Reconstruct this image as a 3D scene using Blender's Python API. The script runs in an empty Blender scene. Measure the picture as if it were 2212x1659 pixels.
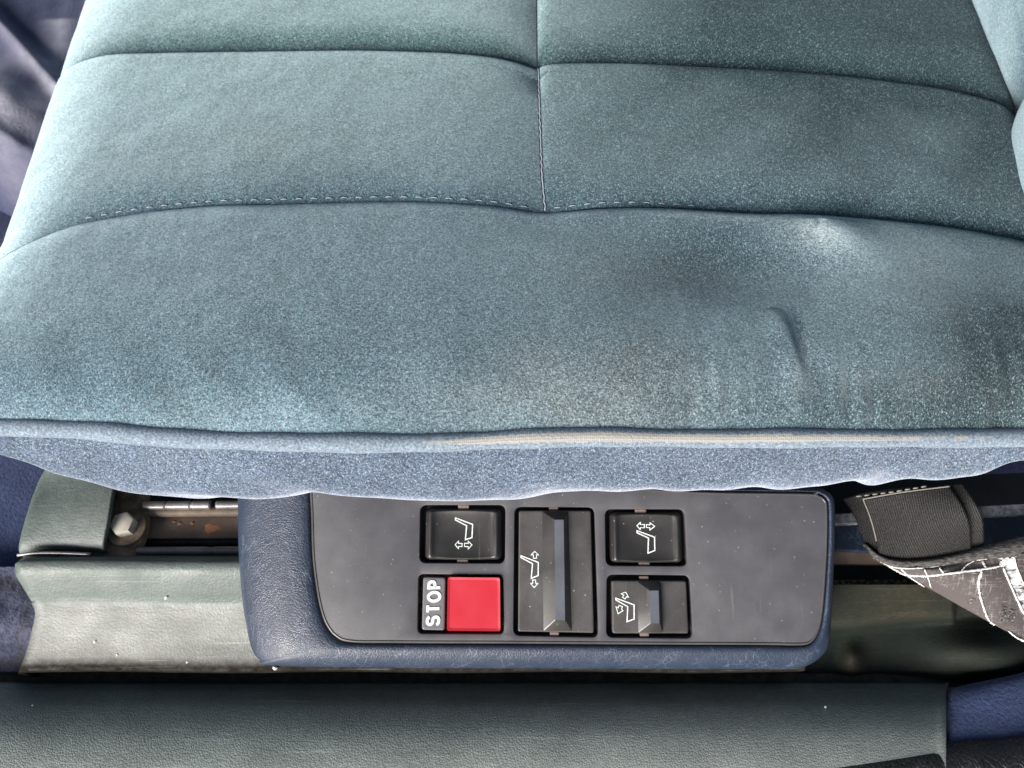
import bpy, bmesh, math, random
import numpy as np
from mathutils import Vector

random.seed(7)
rng = np.random.default_rng(11)
R = math.radians
SC = bpy.context.scene
COL = SC.collection

# ------------------------------------------------------------------ camera
S = 0.60                     # height of the cushion top above the ground
PITCH = R(62)                # looking down
CAM = np.array([0.0, -0.188, S + 0.353])
FPX = 1671.0                 # focal length in pixels of the 2212-pixel-wide view
cam_d = bpy.data.cameras.new("camera")
cam = bpy.data.objects.new("camera", cam_d)
COL.objects.link(cam)
cam.location = CAM
cam.rotation_euler = (R(90) - PITCH, 0, 0)
cam_d.sensor_width = 36
cam_d.lens = 36 * FPX / 2212
cam_d.clip_start = 0.01
cam_d.clip_end = 50
cam_d.dof.use_dof = True
cam_d.dof.focus_distance = 0.435
cam_d.dof.aperture_fstop = 9.0
SC.camera = cam

# ------------------------------------------------------------------ light
SUN_EL, SUN_ROT = R(17), R(216)
w = bpy.data.worlds.new("World")
SC.world = w
w.use_nodes = True
nt = w.node_tree
sky = nt.nodes.new("ShaderNodeTexSky")
sky.sky_type = 'NISHITA'
sky.sun_disc = False
sky.sun_elevation = SUN_EL
sky.sun_rotation = SUN_ROT
sky.dust_density = 3.0
nt.links.new(sky.outputs[0], nt.nodes["Background"].inputs[0])
nt.nodes["Background"].inputs[1].default_value = 0.05
sun_d = bpy.data.lights.new("sun", 'SUN')
sun = bpy.data.objects.new("sun", sun_d)
COL.objects.link(sun)
sun_d.energy = 5.0
sun_d.angle = R(38)
sun_d.color = (1.0, 0.97, 0.94)
sdir = Vector((math.sin(SUN_ROT) * math.cos(SUN_EL), math.cos(SUN_ROT) * math.cos(SUN_EL), math.sin(SUN_EL)))
sun.rotation_euler = sdir.to_track_quat('Z', 'Y').to_euler()
sun.location = (-1, -1, 2)
SC.view_settings.view_transform = 'Standard'
SC.view_settings.look = 'None'
SC.view_settings.exposure = 1.05
SC.view_settings.gamma = 1.0
SC.cycles.max_bounces = 6

# ------------------------------------------------------------------ helpers
FWD = np.array([0, math.cos(PITCH), -math.sin(PITCH)])
UPV = np.array([0, math.sin(PITCH), math.cos(PITCH)])
RGT = np.array([1.0, 0, 0])


def ray(u, v):
    return FWD + RGT * ((u - 1106) / FPX) + UPV * ((829.5 - v) / FPX)


def at(u, v, z):
    """the place at height z (below the cushion top) seen at u, v of the photograph"""
    d = ray(u, v)
    t = (S + z - CAM[2]) / d[2]
    return CAM + d * t


def project(P):
    P = np.asarray(P) - CAM
    dz = P @ FWD
    return 1106 + FPX * (P @ RGT) / dz, 829.5 - FPX * (P @ UPV) / dz


def pts(l, z):
    return np.array([at(u, v, z) for u, v in l])


def catmull(P, n, closed=False):
    P = np.asarray(P, float)
    if closed:
        Q = np.vstack([P[-1], P, P[0], P[1]])
        m = len(P)
    else:
        Q = np.vstack([2 * P[0] - P[1], P, 2 * P[-1] - P[-2]])
        m = len(P) - 1
    T = np.linspace(0, m, n, endpoint=not closed)
    i = np.minimum(T.astype(int), m - 1)
    f = (T - i)[:, None]
    a, b, c, d = Q[i], Q[i + 1], Q[i + 2], Q[i + 3]
    return 0.5 * (2 * b + (c - a) * f + (2 * a - 5 * b + 4 * c - d) * f ** 2 + (3 * b - a - 3 * c + d) * f ** 3)


def resample(P, n):
    P = np.asarray(P, float)
    s = np.r_[0, np.cumsum(np.linalg.norm(np.diff(P, axis=0), axis=1))]
    t = np.linspace(0, s[-1], n)
    return np.stack([np.interp(t, s, P[:, k]) for k in range(P.shape[1])], 1)


def mk(name, V, F, m, parent=None, smooth=True, attrs=None, uvs=None):
    me = bpy.data.meshes.new(name)
    me.from_pydata([tuple(map(float, p)) for p in V], [], [tuple(map(int, f)) for f in F])
    me.update()
    if smooth:
        me.polygons.foreach_set("use_smooth", [True] * len(me.polygons))
    if attrs:
        for k, a in attrs.items():
            at_ = me.attributes.new(k, 'FLOAT', 'POINT')
            at_.data.foreach_set("value", np.asarray(a, np.float32).ravel())
    if uvs is not None:
        ul = me.uv_layers.new(name="UVMap")
        li = np.zeros(len(me.loops), np.int32)
        me.loops.foreach_get("vertex_index", li)
        ul.data.foreach_set("uv", np.asarray(uvs, np.float32)[li].ravel())
    me.materials.append(m)
    o = bpy.data.objects.new(name, me)
    COL.objects.link(o)
    if parent:
        o.parent = parent
    return o


def grid_faces(n, m, closed=False, off=0):
    F = []
    for i in range(n - 1):
        for j in range(m if closed else m - 1):
            k = (j + 1) % m
            F.append((off + i * m + j, off + i * m + k, off + (i + 1) * m + k, off + (i + 1) * m + j))
    return F


def gridmesh(name, P, m, parent=None, flip=False, closed=False, attrs=None, uvs=None, smooth=True):
    n, k = P.shape[:2]
    F = grid_faces(n, k, closed)
    if flip:
        F = [f[::-1] for f in F]
    return mk(name, P.reshape(-1, 3), F, m, parent, smooth, attrs, uvs)


def tag(o, label=None, cat=None, group=None, kind=None):
    for k, v in (("label", label), ("category", cat), ("group", group), ("kind", kind)):
        if v:
            o[k] = v
    return o


def empty(name, loc=(0, 0, 0), rot=(0, 0, 0)):
    o = bpy.data.objects.new(name, None)
    o.empty_display_size = 0.02
    COL.objects.link(o)
    o.location = loc
    o.rotation_euler = rot
    return o


def tube(path, r, k=12, caps=True):
    """rings round a path; r may be one radius per point"""
    path = np.asarray(path, float)
    n = len(path)
    r = np.broadcast_to(r, n)
    T = np.gradient(path, axis=0)
    T /= np.linalg.norm(T, axis=1)[:, None]
    ref = np.array([0, 0, 1.0])
    if abs(T[0] @ ref) > 0.95:
        ref = np.array([0, 1.0, 0])
    A = np.cross(T, ref)
    A /= np.linalg.norm(A, axis=1)[:, None]
    B = np.cross(A, T)
    th = np.linspace(0, 2 * np.pi, k, endpoint=False)
    P = path[:, None] + r[:, None, None] * (A[:, None] * np.cos(th)[None, :, None] + B[:, None] * np.sin(th)[None, :, None])
    V = P.reshape(-1, 3)
    F = grid_faces(n, k, True)
    if caps:
        F = F + [tuple(range(k))[::-1], tuple((n - 1) * k + i for i in range(k))]
    return V, F


def loft(rings, cap_top=True, cap_bottom=False):
    """closed rings of equal count, joined one after another"""
    n, k = len(rings), len(rings[0])
    V = np.vstack(rings)
    F = grid_faces(n, k, True)
    if cap_top:
        F.append(tuple(range(k))[::-1])
    if cap_bottom:
        F.append(tuple((n - 1) * k + i for i in range(k)))
    return V, F


def fixn(o):
    bm = bmesh.new()
    bm.from_mesh(o.data)
    bmesh.ops.recalc_face_normals(bm, faces=bm.faces)
    bm.to_mesh(o.data)
    bm.free()
    return o


def edge_split(o, ang=35):
    o.data.set_sharp_from_angle(angle=R(ang))
    return o


def lump(x, y, seed=0, oct=4):
    """smooth random relief from a few sine waves"""
    r = np.random.default_rng(seed)
    z = 0
    for i in range(oct * 3):
        f = 2 ** (i // 3)
        a, b, p = r.normal(), r.normal(), r.uniform(0, 6.28)
        z = z + np.sin(f * (a * x + b * y) + p) / f
    return z / 3


# ------------------------------------------------------------------ materials
class NT:
    def __init__(self, name):
        self.m = bpy.data.materials.new(name)
        self.m.use_nodes = True
        self.t = self.m.node_tree
        self.b = self.t.nodes["Principled BSDF"]
        self.co = self.n("ShaderNodeTexCoord").outputs["Object"]

    def n(self, typ, **kw):
        nd = self.t.nodes.new(typ)
        for k, v in kw.items():
            setattr(nd, k, v)
        return nd

    def l(self, a, b):
        self.t.links.new(a, b)

    def set(self, **kw):
        for k, v in kw.items():
            self.b.inputs[k.replace("_", " ")].default_value = v

    def scaled(self, sc, rot=(0, 0, 0)):
        mp = self.n("ShaderNodeMapping")
        mp.inputs["Scale"].default_value = sc
        mp.inputs["Rotation"].default_value = rot
        self.l(self.co, mp.inputs[0])
        return mp.outputs[0]

    def noise(self, scale, detail=2, rough=0.5, vec=None, dist=0.0):
        nd = self.n("ShaderNodeTexNoise")
        nd.inputs["Scale"].default_value = scale
        nd.inputs["Detail"].default_value = detail
        nd.inputs["Roughness"].default_value = rough
        nd.inputs["Distortion"].default_value = dist
        self.l(vec or self.co, nd.inputs["Vector"])
        return nd.outputs[0]

    def voro(self, scale, feature='F1', vec=None, out=0):
        nd = self.n("ShaderNodeTexVoronoi", feature=feature)
        nd.inputs["Scale"].default_value = scale
        self.l(vec or self.co, nd.inputs["Vector"])
        return nd.outputs[out]

    def ramp(self, x, stops):
        nd = self.n("ShaderNodeValToRGB")
        e = nd.color_ramp.elements
        while len(e) < len(stops):
            e.new(0.5)
        for i, (p, c) in enumerate(stops):
            e[i].position = p
            e[i].color = (c, c, c, 1) if isinstance(c, (int, float)) else (*c, 1)
        self.l(x, nd.inputs[0])
        return nd.outputs[0]

    def mix(self, f, a, b, blend='MIX'):
        nd = self.n("ShaderNodeMix", data_type='RGBA', blend_type=blend)
        for s, v in ((nd.inputs[0], f), (nd.inputs[6], a), (nd.inputs[7], b)):
            if isinstance(v, tuple):
                s.default_value = (*v, 1)
            elif isinstance(v, (int, float)):
                s.default_value = v
            else:
                self.l(v, s)
        return nd.outputs[2]

    def math(self, op, a, b=0.0, clamp=False):
        nd = self.n("ShaderNodeMath", operation=op, use_clamp=clamp)
        for s, v in ((nd.inputs[0], a), (nd.inputs[1], b)):
            if isinstance(v, (int, float)):
                s.default_value = v
            else:
                self.l(v, s)
        return nd.outputs[0]

    def attr(self, name):
        nd = self.n("ShaderNodeAttribute", attribute_name=name)
        return nd.outputs["Fac"]

    def bump(self, h, strength, dist, prev=None):
        nd = self.n("ShaderNodeBump")
        nd.inputs["Strength"].default_value = strength
        nd.inputs["Distance"].default_value = dist
        self.l(h, nd.inputs["Height"])
        if prev:
            self.l(prev, nd.inputs["Normal"])
        return nd.outputs[0]

    def color(self, c):
        self.l(c, self.b.inputs["Base Color"])

    def normal(self, c):
        self.l(c, self.b.inputs["Normal"])


def velour(name, ca, cb, dark=0.50, lite=1.55, stain=False, sheen=0.55, tint=(0.70, 0.91, 1.0), grain=1100):
    k = NT(name)
    patch = k.noise(9, 4, 0.55)
    base = k.mix(k.ramp(patch, [(0.35, 0.0), (0.65, 1.0)]), ca, cb)
    if stain:
        base = k.mix(k.attr("fade"), base, (0.060, 0.108, 0.106))
        st = k.math('MULTIPLY', k.attr("stain"), k.ramp(k.noise(30, 4, 0.6), [(0.3, 0.35), (0.7, 1.0)]))
        base = k.mix(st, base, (0.115, 0.100, 0.082))
        bl = k.math('MULTIPLY', k.attr('sheen_rub'), k.ramp(k.noise(60, 4, 0.6), [(0.25, 0.55), (0.65, 1.0)]))
        base = k.mix(bl, base, (0.18, 0.25, 0.29))  # left edge's sheen painted pale, along with fading and rubbed patches
        base = k.mix(k.attr('sheen_scuff'), base, (0.50, 0.58, 0.60))  # painted highlights of the seam crests, plus a worn spot
        base = k.mix(k.math('MULTIPLY', k.attr('pile_shade'), 0.85), base, (0.018, 0.038, 0.044))  # shade of the cushion's right side mixed into the base colour
    gv = k.scaled((1.0, 1.3, 1.0), (0, 0, 0.5))
    nz_ = k.noise(grain, 3, 0.7, vec=gv)
    cell = k.n("ShaderNodeSeparateColor")
    k.l(k.voro(grain * 1.15, vec=gv, out=1), cell.inputs[0])
    gr = k.math('ADD', k.math('MULTIPLY', nz_, 0.62), k.math('MULTIPLY', cell.outputs[0], 0.38))
    f = k.ramp(gr, [(0.30, dark), (0.50, 1.0), (0.70, lite)])
    c = k.mix(1.0, base, f, 'MULTIPLY')
    tip = k.ramp(k.noise(grain * 0.8, 2, 0.6, vec=k.scaled((1.5, 0.8, 1.0), (0, 0, -0.6))), [(0.55, 0.0), (0.67, 0.62)])
    c = k.mix(tip, c, (0.28, 0.34, 0.385))
    weave = k.noise(1.0, 2, 0.5, vec=k.scaled((420, 1500, 420), (0, 0, 0.55)))
    c = k.mix(1.0, c, k.ramp(weave, [(0.34, 0.80), (0.66, 1.22)]), 'MULTIPLY')
    # nap: broad patches where the pile lies the other way
    nap = k.noise(26, 3, 0.6)
    c = k.mix(1.0, c, k.ramp(nap, [(0.3, 0.88), (0.7, 1.14)]), 'MULTIPLY')
    lint = k.ramp(k.voro(190), [(0.0, 1.0), (0.035, 0.6), (0.055, 0.0)])
    pick = k.ramp(k.noise(60, 1), [(0.60, 0.0), (0.66, 1.0)])
    c = k.mix(k.math('MULTIPLY', lint, pick), c, (0.62, 0.62, 0.58))
    k.color(c)
    k.set(Roughness=0.95, Specular_IOR_Level=0.1, Sheen_Weight=0.0 if stain else 0.2, Sheen_Roughness=0.4, Sheen_Tint=(*tint, 1))
    n1 = k.bump(nap, 0.5, 0.0035)
    nn = k.bump(gr, 0.6, 0.0010, n1)
    k.normal(nn)
    # upright pile: fibres catch light at grazing angles
    pile = k.n("ShaderNodeBsdfSheen", distribution='ASHIKHMIN')
    pile.inputs["Roughness"].default_value = 0.45
    k.l(k.mix(1.0, tuple(x * sheen for x in tint), k.ramp(gr, [(0.30, 0.6), (0.70, 1.0)]), 'MULTIPLY'), pile.inputs["Color"])
    k.l(k.bump(nap, 0.5, 0.0035), pile.inputs["Normal"])
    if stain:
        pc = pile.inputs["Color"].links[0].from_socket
        k.l(k.mix(k.attr("pile_shade"), pc, (0.0, 0.0, 0.0)), pile.inputs["Color"])  # the painted shade dulls the pile's sheen as well
    add = k.n("ShaderNodeAddShader")
    k.l(k.b.outputs[0], add.inputs[0])
    k.l(pile.outputs[0], add.inputs[1])
    k.l(add.outputs[0], k.t.nodes["Material Output"].inputs[0])
    return k.m


M = {}
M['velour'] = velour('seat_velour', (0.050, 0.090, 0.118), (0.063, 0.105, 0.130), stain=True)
M['velour_side'] = velour('side_velour', (0.058, 0.078, 0.115), (0.070, 0.092, 0.128), sheen=0.40, tint=(0.85, 0.88, 1.0), stain=False)
M['velour_back'] = velour('back_velour', (0.052, 0.092, 0.122), (0.066, 0.108, 0.135), sheen=0.25)

k = NT('piping_velour')
uv = k.n("ShaderNodeUVMap").outputs[0]
gr = k.noise(760, 3, 0.65)
c = k.mix(1.0, (0.15, 0.19, 0.235), k.ramp(gr, [(0.34, 0.6), (0.52, 1.0), (0.68, 1.5)]), 'MULTIPLY')
br = k.n("ShaderNodeTexBrick", offset=0.0)
br.inputs["Scale"].default_value = 1.0
br.inputs["Brick Width"].default_value = 0.00105
br.inputs["Row Height"].default_value = 0.00105
br.inputs["Mortar Size"].default_value = 0.00032
br.inputs["Mortar Smooth"].default_value = 0.6
br.inputs["Color1"].default_value = (0.20, 0.185, 0.165, 1)
br.inputs["Color2"].default_value = (0.24, 0.225, 0.205, 1)
br.inputs["Mortar"].default_value = (0.33, 0.315, 0.295, 1)
k.l(uv, br.inputs["Vector"])
wear = k.math('SUBTRACT', k.math('ADD', k.attr("wear"), k.math('MULTIPLY', k.math('SUBTRACT', k.noise(160, 3, 0.7), 0.5), 0.55)), 0.45)
wear = k.ramp(wear, [(0.0, 0.0), (0.12, 1.0)])
k.color(k.mix(k.math('MULTIPLY', wear, 0.85), c, br.outputs[0]))
k.set(Roughness=0.95, Specular_IOR_Level=0.15, Sheen_Weight=0.5, Sheen_Roughness=0.35, Sheen_Tint=(0.8, 0.9, 1.0, 1))
k.normal(k.bump(gr, 0.6, 0.0008))
M['piping'] = k.m


def plastic(name, col, rough=0.42, dust=0.5, dustcol=(0.42, 0.40, 0.40), grain=1500, gstr=0.25, film=0.25):
    k = NT(name)
    c = k.mix(k.ramp(k.noise(40, 5, 0.6), [(0.4, 0.0), (0.75, film)]), col, tuple(min(1, x * 2.4 + 0.02) for x in col))
    sp = k.ramp(k.voro(270), [(0.0, 1.0), (0.08, 0.7), (0.13, 0.0)])
    pk = k.ramp(k.noise(300, 1), [(0.50, 0.0), (0.62, dust)])
    c = k.mix(k.math('MULTIPLY', sp, pk), c, dustcol)
    scr = k.ramp(k.noise(1.0, 2, 0.5, vec=k.scaled((260, 18, 30), (0, 0, 0.9))), [(0.66, 0.0), (0.76, 0.10)])
    scr = k.math('MULTIPLY', scr, k.ramp(k.noise(25, 2), [(0.5, 0.0), (0.65, 1.0)]))
    c = k.mix(scr, c, dustcol)
    k.color(c)
    k.l(k.ramp(k.noise(55, 4, 0.6), [(0.3, rough - 0.06), (0.7, rough + 0.12)]), k.b.inputs["Roughness"])
    k.set(Specular_IOR_Level=0.5)
    k.normal(k.bump(k.noise(grain, 2), gstr, 0.0003))
    return k.m


M['faceplate'] = plastic('charcoal_plastic', (0.057, 0.056, 0.063), 0.45, 0.6)
M['switch'] = plastic('black_switch_plastic', (0.018, 0.017, 0.017), 0.33, 0.6, gstr=0.06)
M['slider'] = plastic('matt_switch_plastic', (0.034, 0.031, 0.031), 0.5, 0.9, film=0.5)
M['lever'] = plastic('lever_plastic', (0.06, 0.065, 0.08), 0.42, 0.3, film=0.3)
M['trimline'] = plastic('gloss_trim', (0.045, 0.043, 0.045), 0.30, 0.2, gstr=0.0)
M['tile'] = plastic('grey_tile_plastic', (0.085, 0.085, 0.095), 0.5, 0.3)
M['red'] = plastic('red_plastic', (0.40, 0.020, 0.032), 0.3, 0.15, dustcol=(0.6, 0.2, 0.2), gstr=0.03, film=0.0)
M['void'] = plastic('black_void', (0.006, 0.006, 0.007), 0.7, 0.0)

k = NT('white_paint')
k.color(k.mix(k.ramp(k.noise(900, 2), [(0.4, 0.0), (0.7, 1.0)]), (0.50, 0.55, 0.53), (0.66, 0.70, 0.68)))
k.set(Roughness=0.6)
M['white'] = k.m

k = NT('recess_grime')
g = k.noise(420, 4, 0.7)
k.color(k.mix(k.ramp(g, [(0.45, 0.0), (0.68, 1.0)]), (0.022, 0.016, 0.013), (0.25, 0.17, 0.10)))
k.set(Roughness=0.9)
k.normal(k.bump(g, 0.8, 0.0015))
M['grime_shade'] = k.m

k = NT('brown_tab')
k.color(k.mix(k.noise(500, 2), (0.13, 0.09, 0.08), (0.25, 0.19, 0.16)))
k.set(Roughness=0.7)
M['tab'] = k.m


def leather(name, col, lite, cell=520, rough=0.42, bstr=0.55, creases=0.5, spread=(0.48, 0.62)):
    k = NT(name)
    wv = k.n("ShaderNodeVectorMath", operation='ADD')
    nz = k.n("ShaderNodeTexNoise")
    nz.inputs["Scale"].default_value = 120
    k.l(k.co, nz.inputs["Vector"])
    sc = k.n("ShaderNodeVectorMath", operation='SCALE')
    sc.inputs["Scale"].default_value = 0.006
    k.l(nz.outputs[1], sc.inputs[0])
    k.l(k.co, wv.inputs[0])
    k.l(sc.outputs[0], wv.inputs[1])
    warped = wv.outputs[0]
    cells = k.voro(cell, 'DISTANCE_TO_EDGE', vec=warped)
    mp = k.n("ShaderNodeMapping")
    mp.inputs["Scale"].default_value = (1.0, 0.32, 1.0)
    mp.inputs["Rotation"].default_value = (0, 0, 0.12)
    k.l(warped, mp.inputs[0])
    lines = k.voro(210, 'DISTANCE_TO_EDGE', vec=mp.outputs[0])
    lm = k.ramp(lines, [(0.0, 1.0), (0.035, 0.5), (0.07, 0.0)])
    lm = k.math('MULTIPLY', lm, k.ramp(k.noise(70, 3), [(spread[0], 0.0), (spread[1], creases)]))
    c = k.mix(k.ramp(k.noise(35, 4, 0.6), [(0.35, 0.0), (0.7, 0.6)]), col, lite)
    c = k.mix(lm, c, tuple(min(1, x * 2.2 + 0.05) for x in lite))
    k.color(c)
    k.l(k.ramp(k.noise(60, 3), [(0.3, rough - 0.06), (0.7, rough + 0.1)]), k.b.inputs["Roughness"])
    h = k.ramp(cells, [(0.0, 0.0), (0.22, 1.0)])
    n1 = k.bump(h, bstr, 0.0006)
    k.normal(k.bump(lm, 0.35, 0.0006, n1))
    return k.m


M['housing'] = leather('blue_grained_plastic', (0.013, 0.022, 0.044), (0.020, 0.032, 0.058), cell=700, rough=0.45, bstr=0.24, creases=0.4)


def trimplastic(name, col, warm, dustattr=True, cell=430, bstr=0.13, rough=0.5, spec=0.4, scr=0.16):
    k = NT(name)
    fine = k.noise(700, 3, 0.6, vec=k.scaled((0.35, 1, 1)))
    streak = k.noise(1.0, 3, 0.6, vec=k.scaled((60, 600, 400)))
    c = k.mix(k.ramp(k.noise(22, 5, 0.6), [(0.35, 0.0), (0.7, 1.0)]), col, tuple(x * 1.35 for x in col))
    if dustattr:
        d = k.math('MULTIPLY', k.attr("dust"), k.ramp(k.noise(120, 4, 0.65), [(0.3, 0.55), (0.6, 1.0)]))
        c = k.mix(d, c, warm)
        gm = k.math('MULTIPLY', k.attr('grime_shade'), k.ramp(k.noise(160, 4, 0.7), [(0.3, 0.8), (0.6, 1.0)]))
        c = k.mix(gm, c, (0.016, 0.013, 0.011))  # paints the crease's shade into the colour, dirt included
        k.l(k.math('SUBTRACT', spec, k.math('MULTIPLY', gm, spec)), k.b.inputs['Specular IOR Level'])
    c = k.mix(1.0, c, k.ramp(fine, [(0.3, 0.82), (0.7, 1.2)]), 'MULTIPLY')
    for rot, thr in ((0.5, 0.71), (-0.35, 0.72), (1.1, 0.72)):
        s_ = k.noise(1.0, 2, 0.5, vec=k.scaled((14, 520, 60), (0, 0, rot)))
        c = k.mix(k.ramp(s_, [(thr - 0.03, 0.0), (thr + 0.05, scr)]), c, (0.42, 0.43, 0.41))
    k.color(c)
    k.l(k.ramp(k.noise(60, 3), [(0.3, rough - 0.08), (0.7, rough + 0.12)]), k.b.inputs["Roughness"])
    cells = k.ramp(k.voro(cell, 'DISTANCE_TO_EDGE'), [(0.0, 0.0), (0.25, 1.0)])
    n1 = k.bump(cells, bstr, 0.0006)
    k.normal(k.bump(fine, 0.25, 0.0005, n1))
    return k.m


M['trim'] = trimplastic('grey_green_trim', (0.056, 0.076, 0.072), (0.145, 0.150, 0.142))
M['sill'] = trimplastic('grained_sill_plastic', (0.150, 0.172, 0.162), (0.25, 0.26, 0.245), cell=620, bstr=0.3, rough=0.42, scr=0.32)
M['rear'] = trimplastic('olive_rear_trim', (0.010, 0.0135, 0.0115), (0.032, 0.028, 0.019), cell=640, bstr=0.16, rough=0.7, spec=0.12, scr=0.03)


def carpet(name, a, b, worn=(0.34, 0.335, 0.39), sc=350):
    k = NT(name)
    g = k.noise(sc, 4, 0.7)
    c = k.mix(k.ramp(g, [(0.32, 0.0), (0.68, 1.0)]), a, b)
    wn = k.math('MULTIPLY', k.attr("worn"), k.ramp(k.noise(70, 4, 0.6), [(0.3, 0.65), (0.65, 1.0)]))
    c = k.mix(wn, c, worn)
    sp = k.ramp(k.voro(150), [(0.0, 1.0), (0.05, 0.6), (0.08, 0.0)])
    c = k.mix(k.math('MULTIPLY', sp, k.ramp(k.noise(35, 1), [(0.55, 0.0), (0.62, 0.6)])), c, (0.4, 0.38, 0.36))
    k.color(c)
    k.set(Roughness=1.0, Specular_IOR_Level=0.1, Sheen_Weight=0.35, Sheen_Roughness=0.4, Sheen_Tint=(0.7, 0.75, 1.0, 1))
    k.normal(k.bump(g, 0.9, 0.002))
    return k.m


M['carpet'] = carpet('navy_carpet', (0.012, 0.016, 0.045), (0.028, 0.036, 0.085))
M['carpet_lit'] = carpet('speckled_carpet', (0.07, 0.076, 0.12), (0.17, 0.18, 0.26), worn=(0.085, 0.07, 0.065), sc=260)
M['carpet_blue'] = carpet('blue_carpet', (0.032, 0.046, 0.105), (0.055, 0.075, 0.155), sc=420)


def metal(name, a, b, rough=0.45, metallic=0.7, sc=60):
    k = NT(name)
    k.color(k.mix(k.ramp(k.noise(sc, 5, 0.65), [(0.4, 0.0), (0.65, 1.0)]), a, b))
    k.set(Roughness=rough, Metallic=metallic)
    k.normal(k.bump(k.noise(400, 3), 0.3, 0.0005))
    return k.m


M['rod'] = metal('greased_rod', (0.20, 0.185, 0.18), (0.30, 0.28, 0.275), 0.35, 0.4)
M['rail'] = metal('dull_rail_steel', (0.17, 0.13, 0.10), (0.27, 0.20, 0.15), 0.6, 0.0)
M['rust'] = metal('rusty_bracket', (0.10, 0.07, 0.05), (0.34, 0.25, 0.17), 0.75, 0.0)
M['rustspot'] = metal('rust_bloom', (0.55, 0.25, 0.13), (0.40, 0.20, 0.12), 0.9, 0.0, 150)
M['bolt'] = metal('bolt_zinc', (0.40, 0.375, 0.31), (0.54, 0.51, 0.43), 0.5, 0.0)
M['darksteel'] = metal('dark_steel', (0.012, 0.012, 0.014), (0.03, 0.028, 0.028), 0.6, 0.2)
M['speckle'] = metal('worn_grey_flange', (0.06, 0.07, 0.10), (0.20, 0.20, 0.20), 0.7, 0.0, 300)

k = NT('black_webbing')
wvv = k.n("ShaderNodeTexWave", wave_type='BANDS', bands_direction='X')
wvv.inputs["Scale"].default_value = 330
wvv.inputs["Distortion"].default_value = 1.2
wvv.inputs["Detail"].default_value = 1
k.l(k.scaled((1, 0.25, 0.25), (0, 0, 0.28)), wvv.inputs["Vector"])
g = k.noise(600, 3, 0.7)
h = k.math('MULTIPLY', wvv.outputs["Fac"], g)
k.color(k.mix(k.ramp(h, [(0.2, 0.0), (0.55, 1.0)]), (0.003, 0.003, 0.003), (0.020, 0.019, 0.019)))
k.set(Roughness=0.48, Specular_IOR_Level=0.22)
k.normal(k.bump(h, 0.8, 0.0008))
M['webbing'] = k.m

k = NT('grey_binding_tape')
g = k.noise(1.0, 3, 0.6, vec=k.scaled((300, 900, 500), (0, 0, 0.25)))
k.color(k.mix(k.ramp(g, [(0.35, 0.0), (0.65, 1.0)]), (0.022, 0.021, 0.021), (0.095, 0.092, 0.09)))
k.set(Roughness=0.8, Specular_IOR_Level=0.15)
k.normal(k.bump(g, 0.7, 0.0008))
M['binding'] = k.m

k = NT('coated_fabric')
g1 = k.noise(1.0, 3, 0.6, vec=k.scaled((110, 1500, 900), (0, 0, 0.12)))
g2 = k.noise(1.0, 3, 0.6, vec=k.scaled((1500, 110, 110), (0, 0, 0.12)))
gg = k.math('MAXIMUM', g1, g2)
msk = k.ramp(k.noise(55, 4, 0.6), [(0.42, 0.0), (0.62, 0.75)])
c = k.mix(k.math('MULTIPLY', k.ramp(gg, [(0.56, 0.0), (0.70, 1.0)]), msk), (0.062, 0.053, 0.053), (0.33, 0.31, 0.31))
c = k.mix(k.math('MULTIPLY', k.attr("worn"), k.ramp(k.noise(1.0, 4, 0.7, vec=k.scaled((90, 320, 200), (0, 0, 0.3))), [(0.42, 0.0), (0.55, 1.0)])), c, (0.72, 0.72, 0.74))
k.color(c)
k.set(Roughness=0.6, Specular_IOR_Level=0.25)
k.normal(k.bump(gg, 0.35, 0.0005))
M['flap'] = k.m

k = NT('frayed_white')
k.color(k.mix(k.ramp(k.noise(500, 3, 0.7), [(0.35, 0.0), (0.6, 1.0)]), (0.45, 0.42, 0.40), (0.82, 0.80, 0.77)))
k.set(Roughness=0.9)
M['fray'] = k.m

k = NT('faint_ink')
k.color(k.mix(k.noise(900, 2), (0.085, 0.075, 0.075), (0.17, 0.155, 0.155)))
k.set(Roughness=0.7)
M['faint'] = k.m

k = NT('thread')
k.color(k.mix(k.noise(800, 2), (0.20, 0.24, 0.29), (0.32, 0.34, 0.38)))
k.set(Roughness=0.8)
M['thread'] = k.m
k = NT('dark_thread')
k.color(k.mix(k.noise(800, 2), (0.12, 0.11, 0.10), (0.20, 0.19, 0.17)))
k.set(Roughness=0.8)
M['darkthread'] = k.m

k = NT('black_rubber')
cells = k.ramp(k.voro(430, 'DISTANCE_TO_EDGE', vec=k.scaled((1, 0.45, 1), (0, 0, 0.25))), [(0.0, 0.0), (0.2, 1.0)])
k.color(k.mix(k.ramp(k.noise(60, 4), [(0.4, 0.0), (0.7, 1.0)]), (0.012, 0.011, 0.011), (0.035, 0.033, 0.032)))
k.set(Roughness=0.38)
k.normal(k.bump(cells, 0.6, 0.0010))
M['rubber'] = k.m
M['crease'] = metal('crease_shade', (0.020, 0.017, 0.014), (0.055, 0.045, 0.035), 0.95, 0.0, 150)  # dark brown that stands for the shade in the crease
M['dusty_rubber'] = metal('dusty_pink_rubber', (0.16, 0.13, 0.125), (0.26, 0.22, 0.21), 0.8, 0.0, 200)

k = NT('crumb')
k.color(k.mix(k.noise(900, 2), (0.6, 0.57, 0.5), (0.8, 0.78, 0.72)))
k.set(Roughness=0.8)
M['crumb'] = k.m

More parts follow.
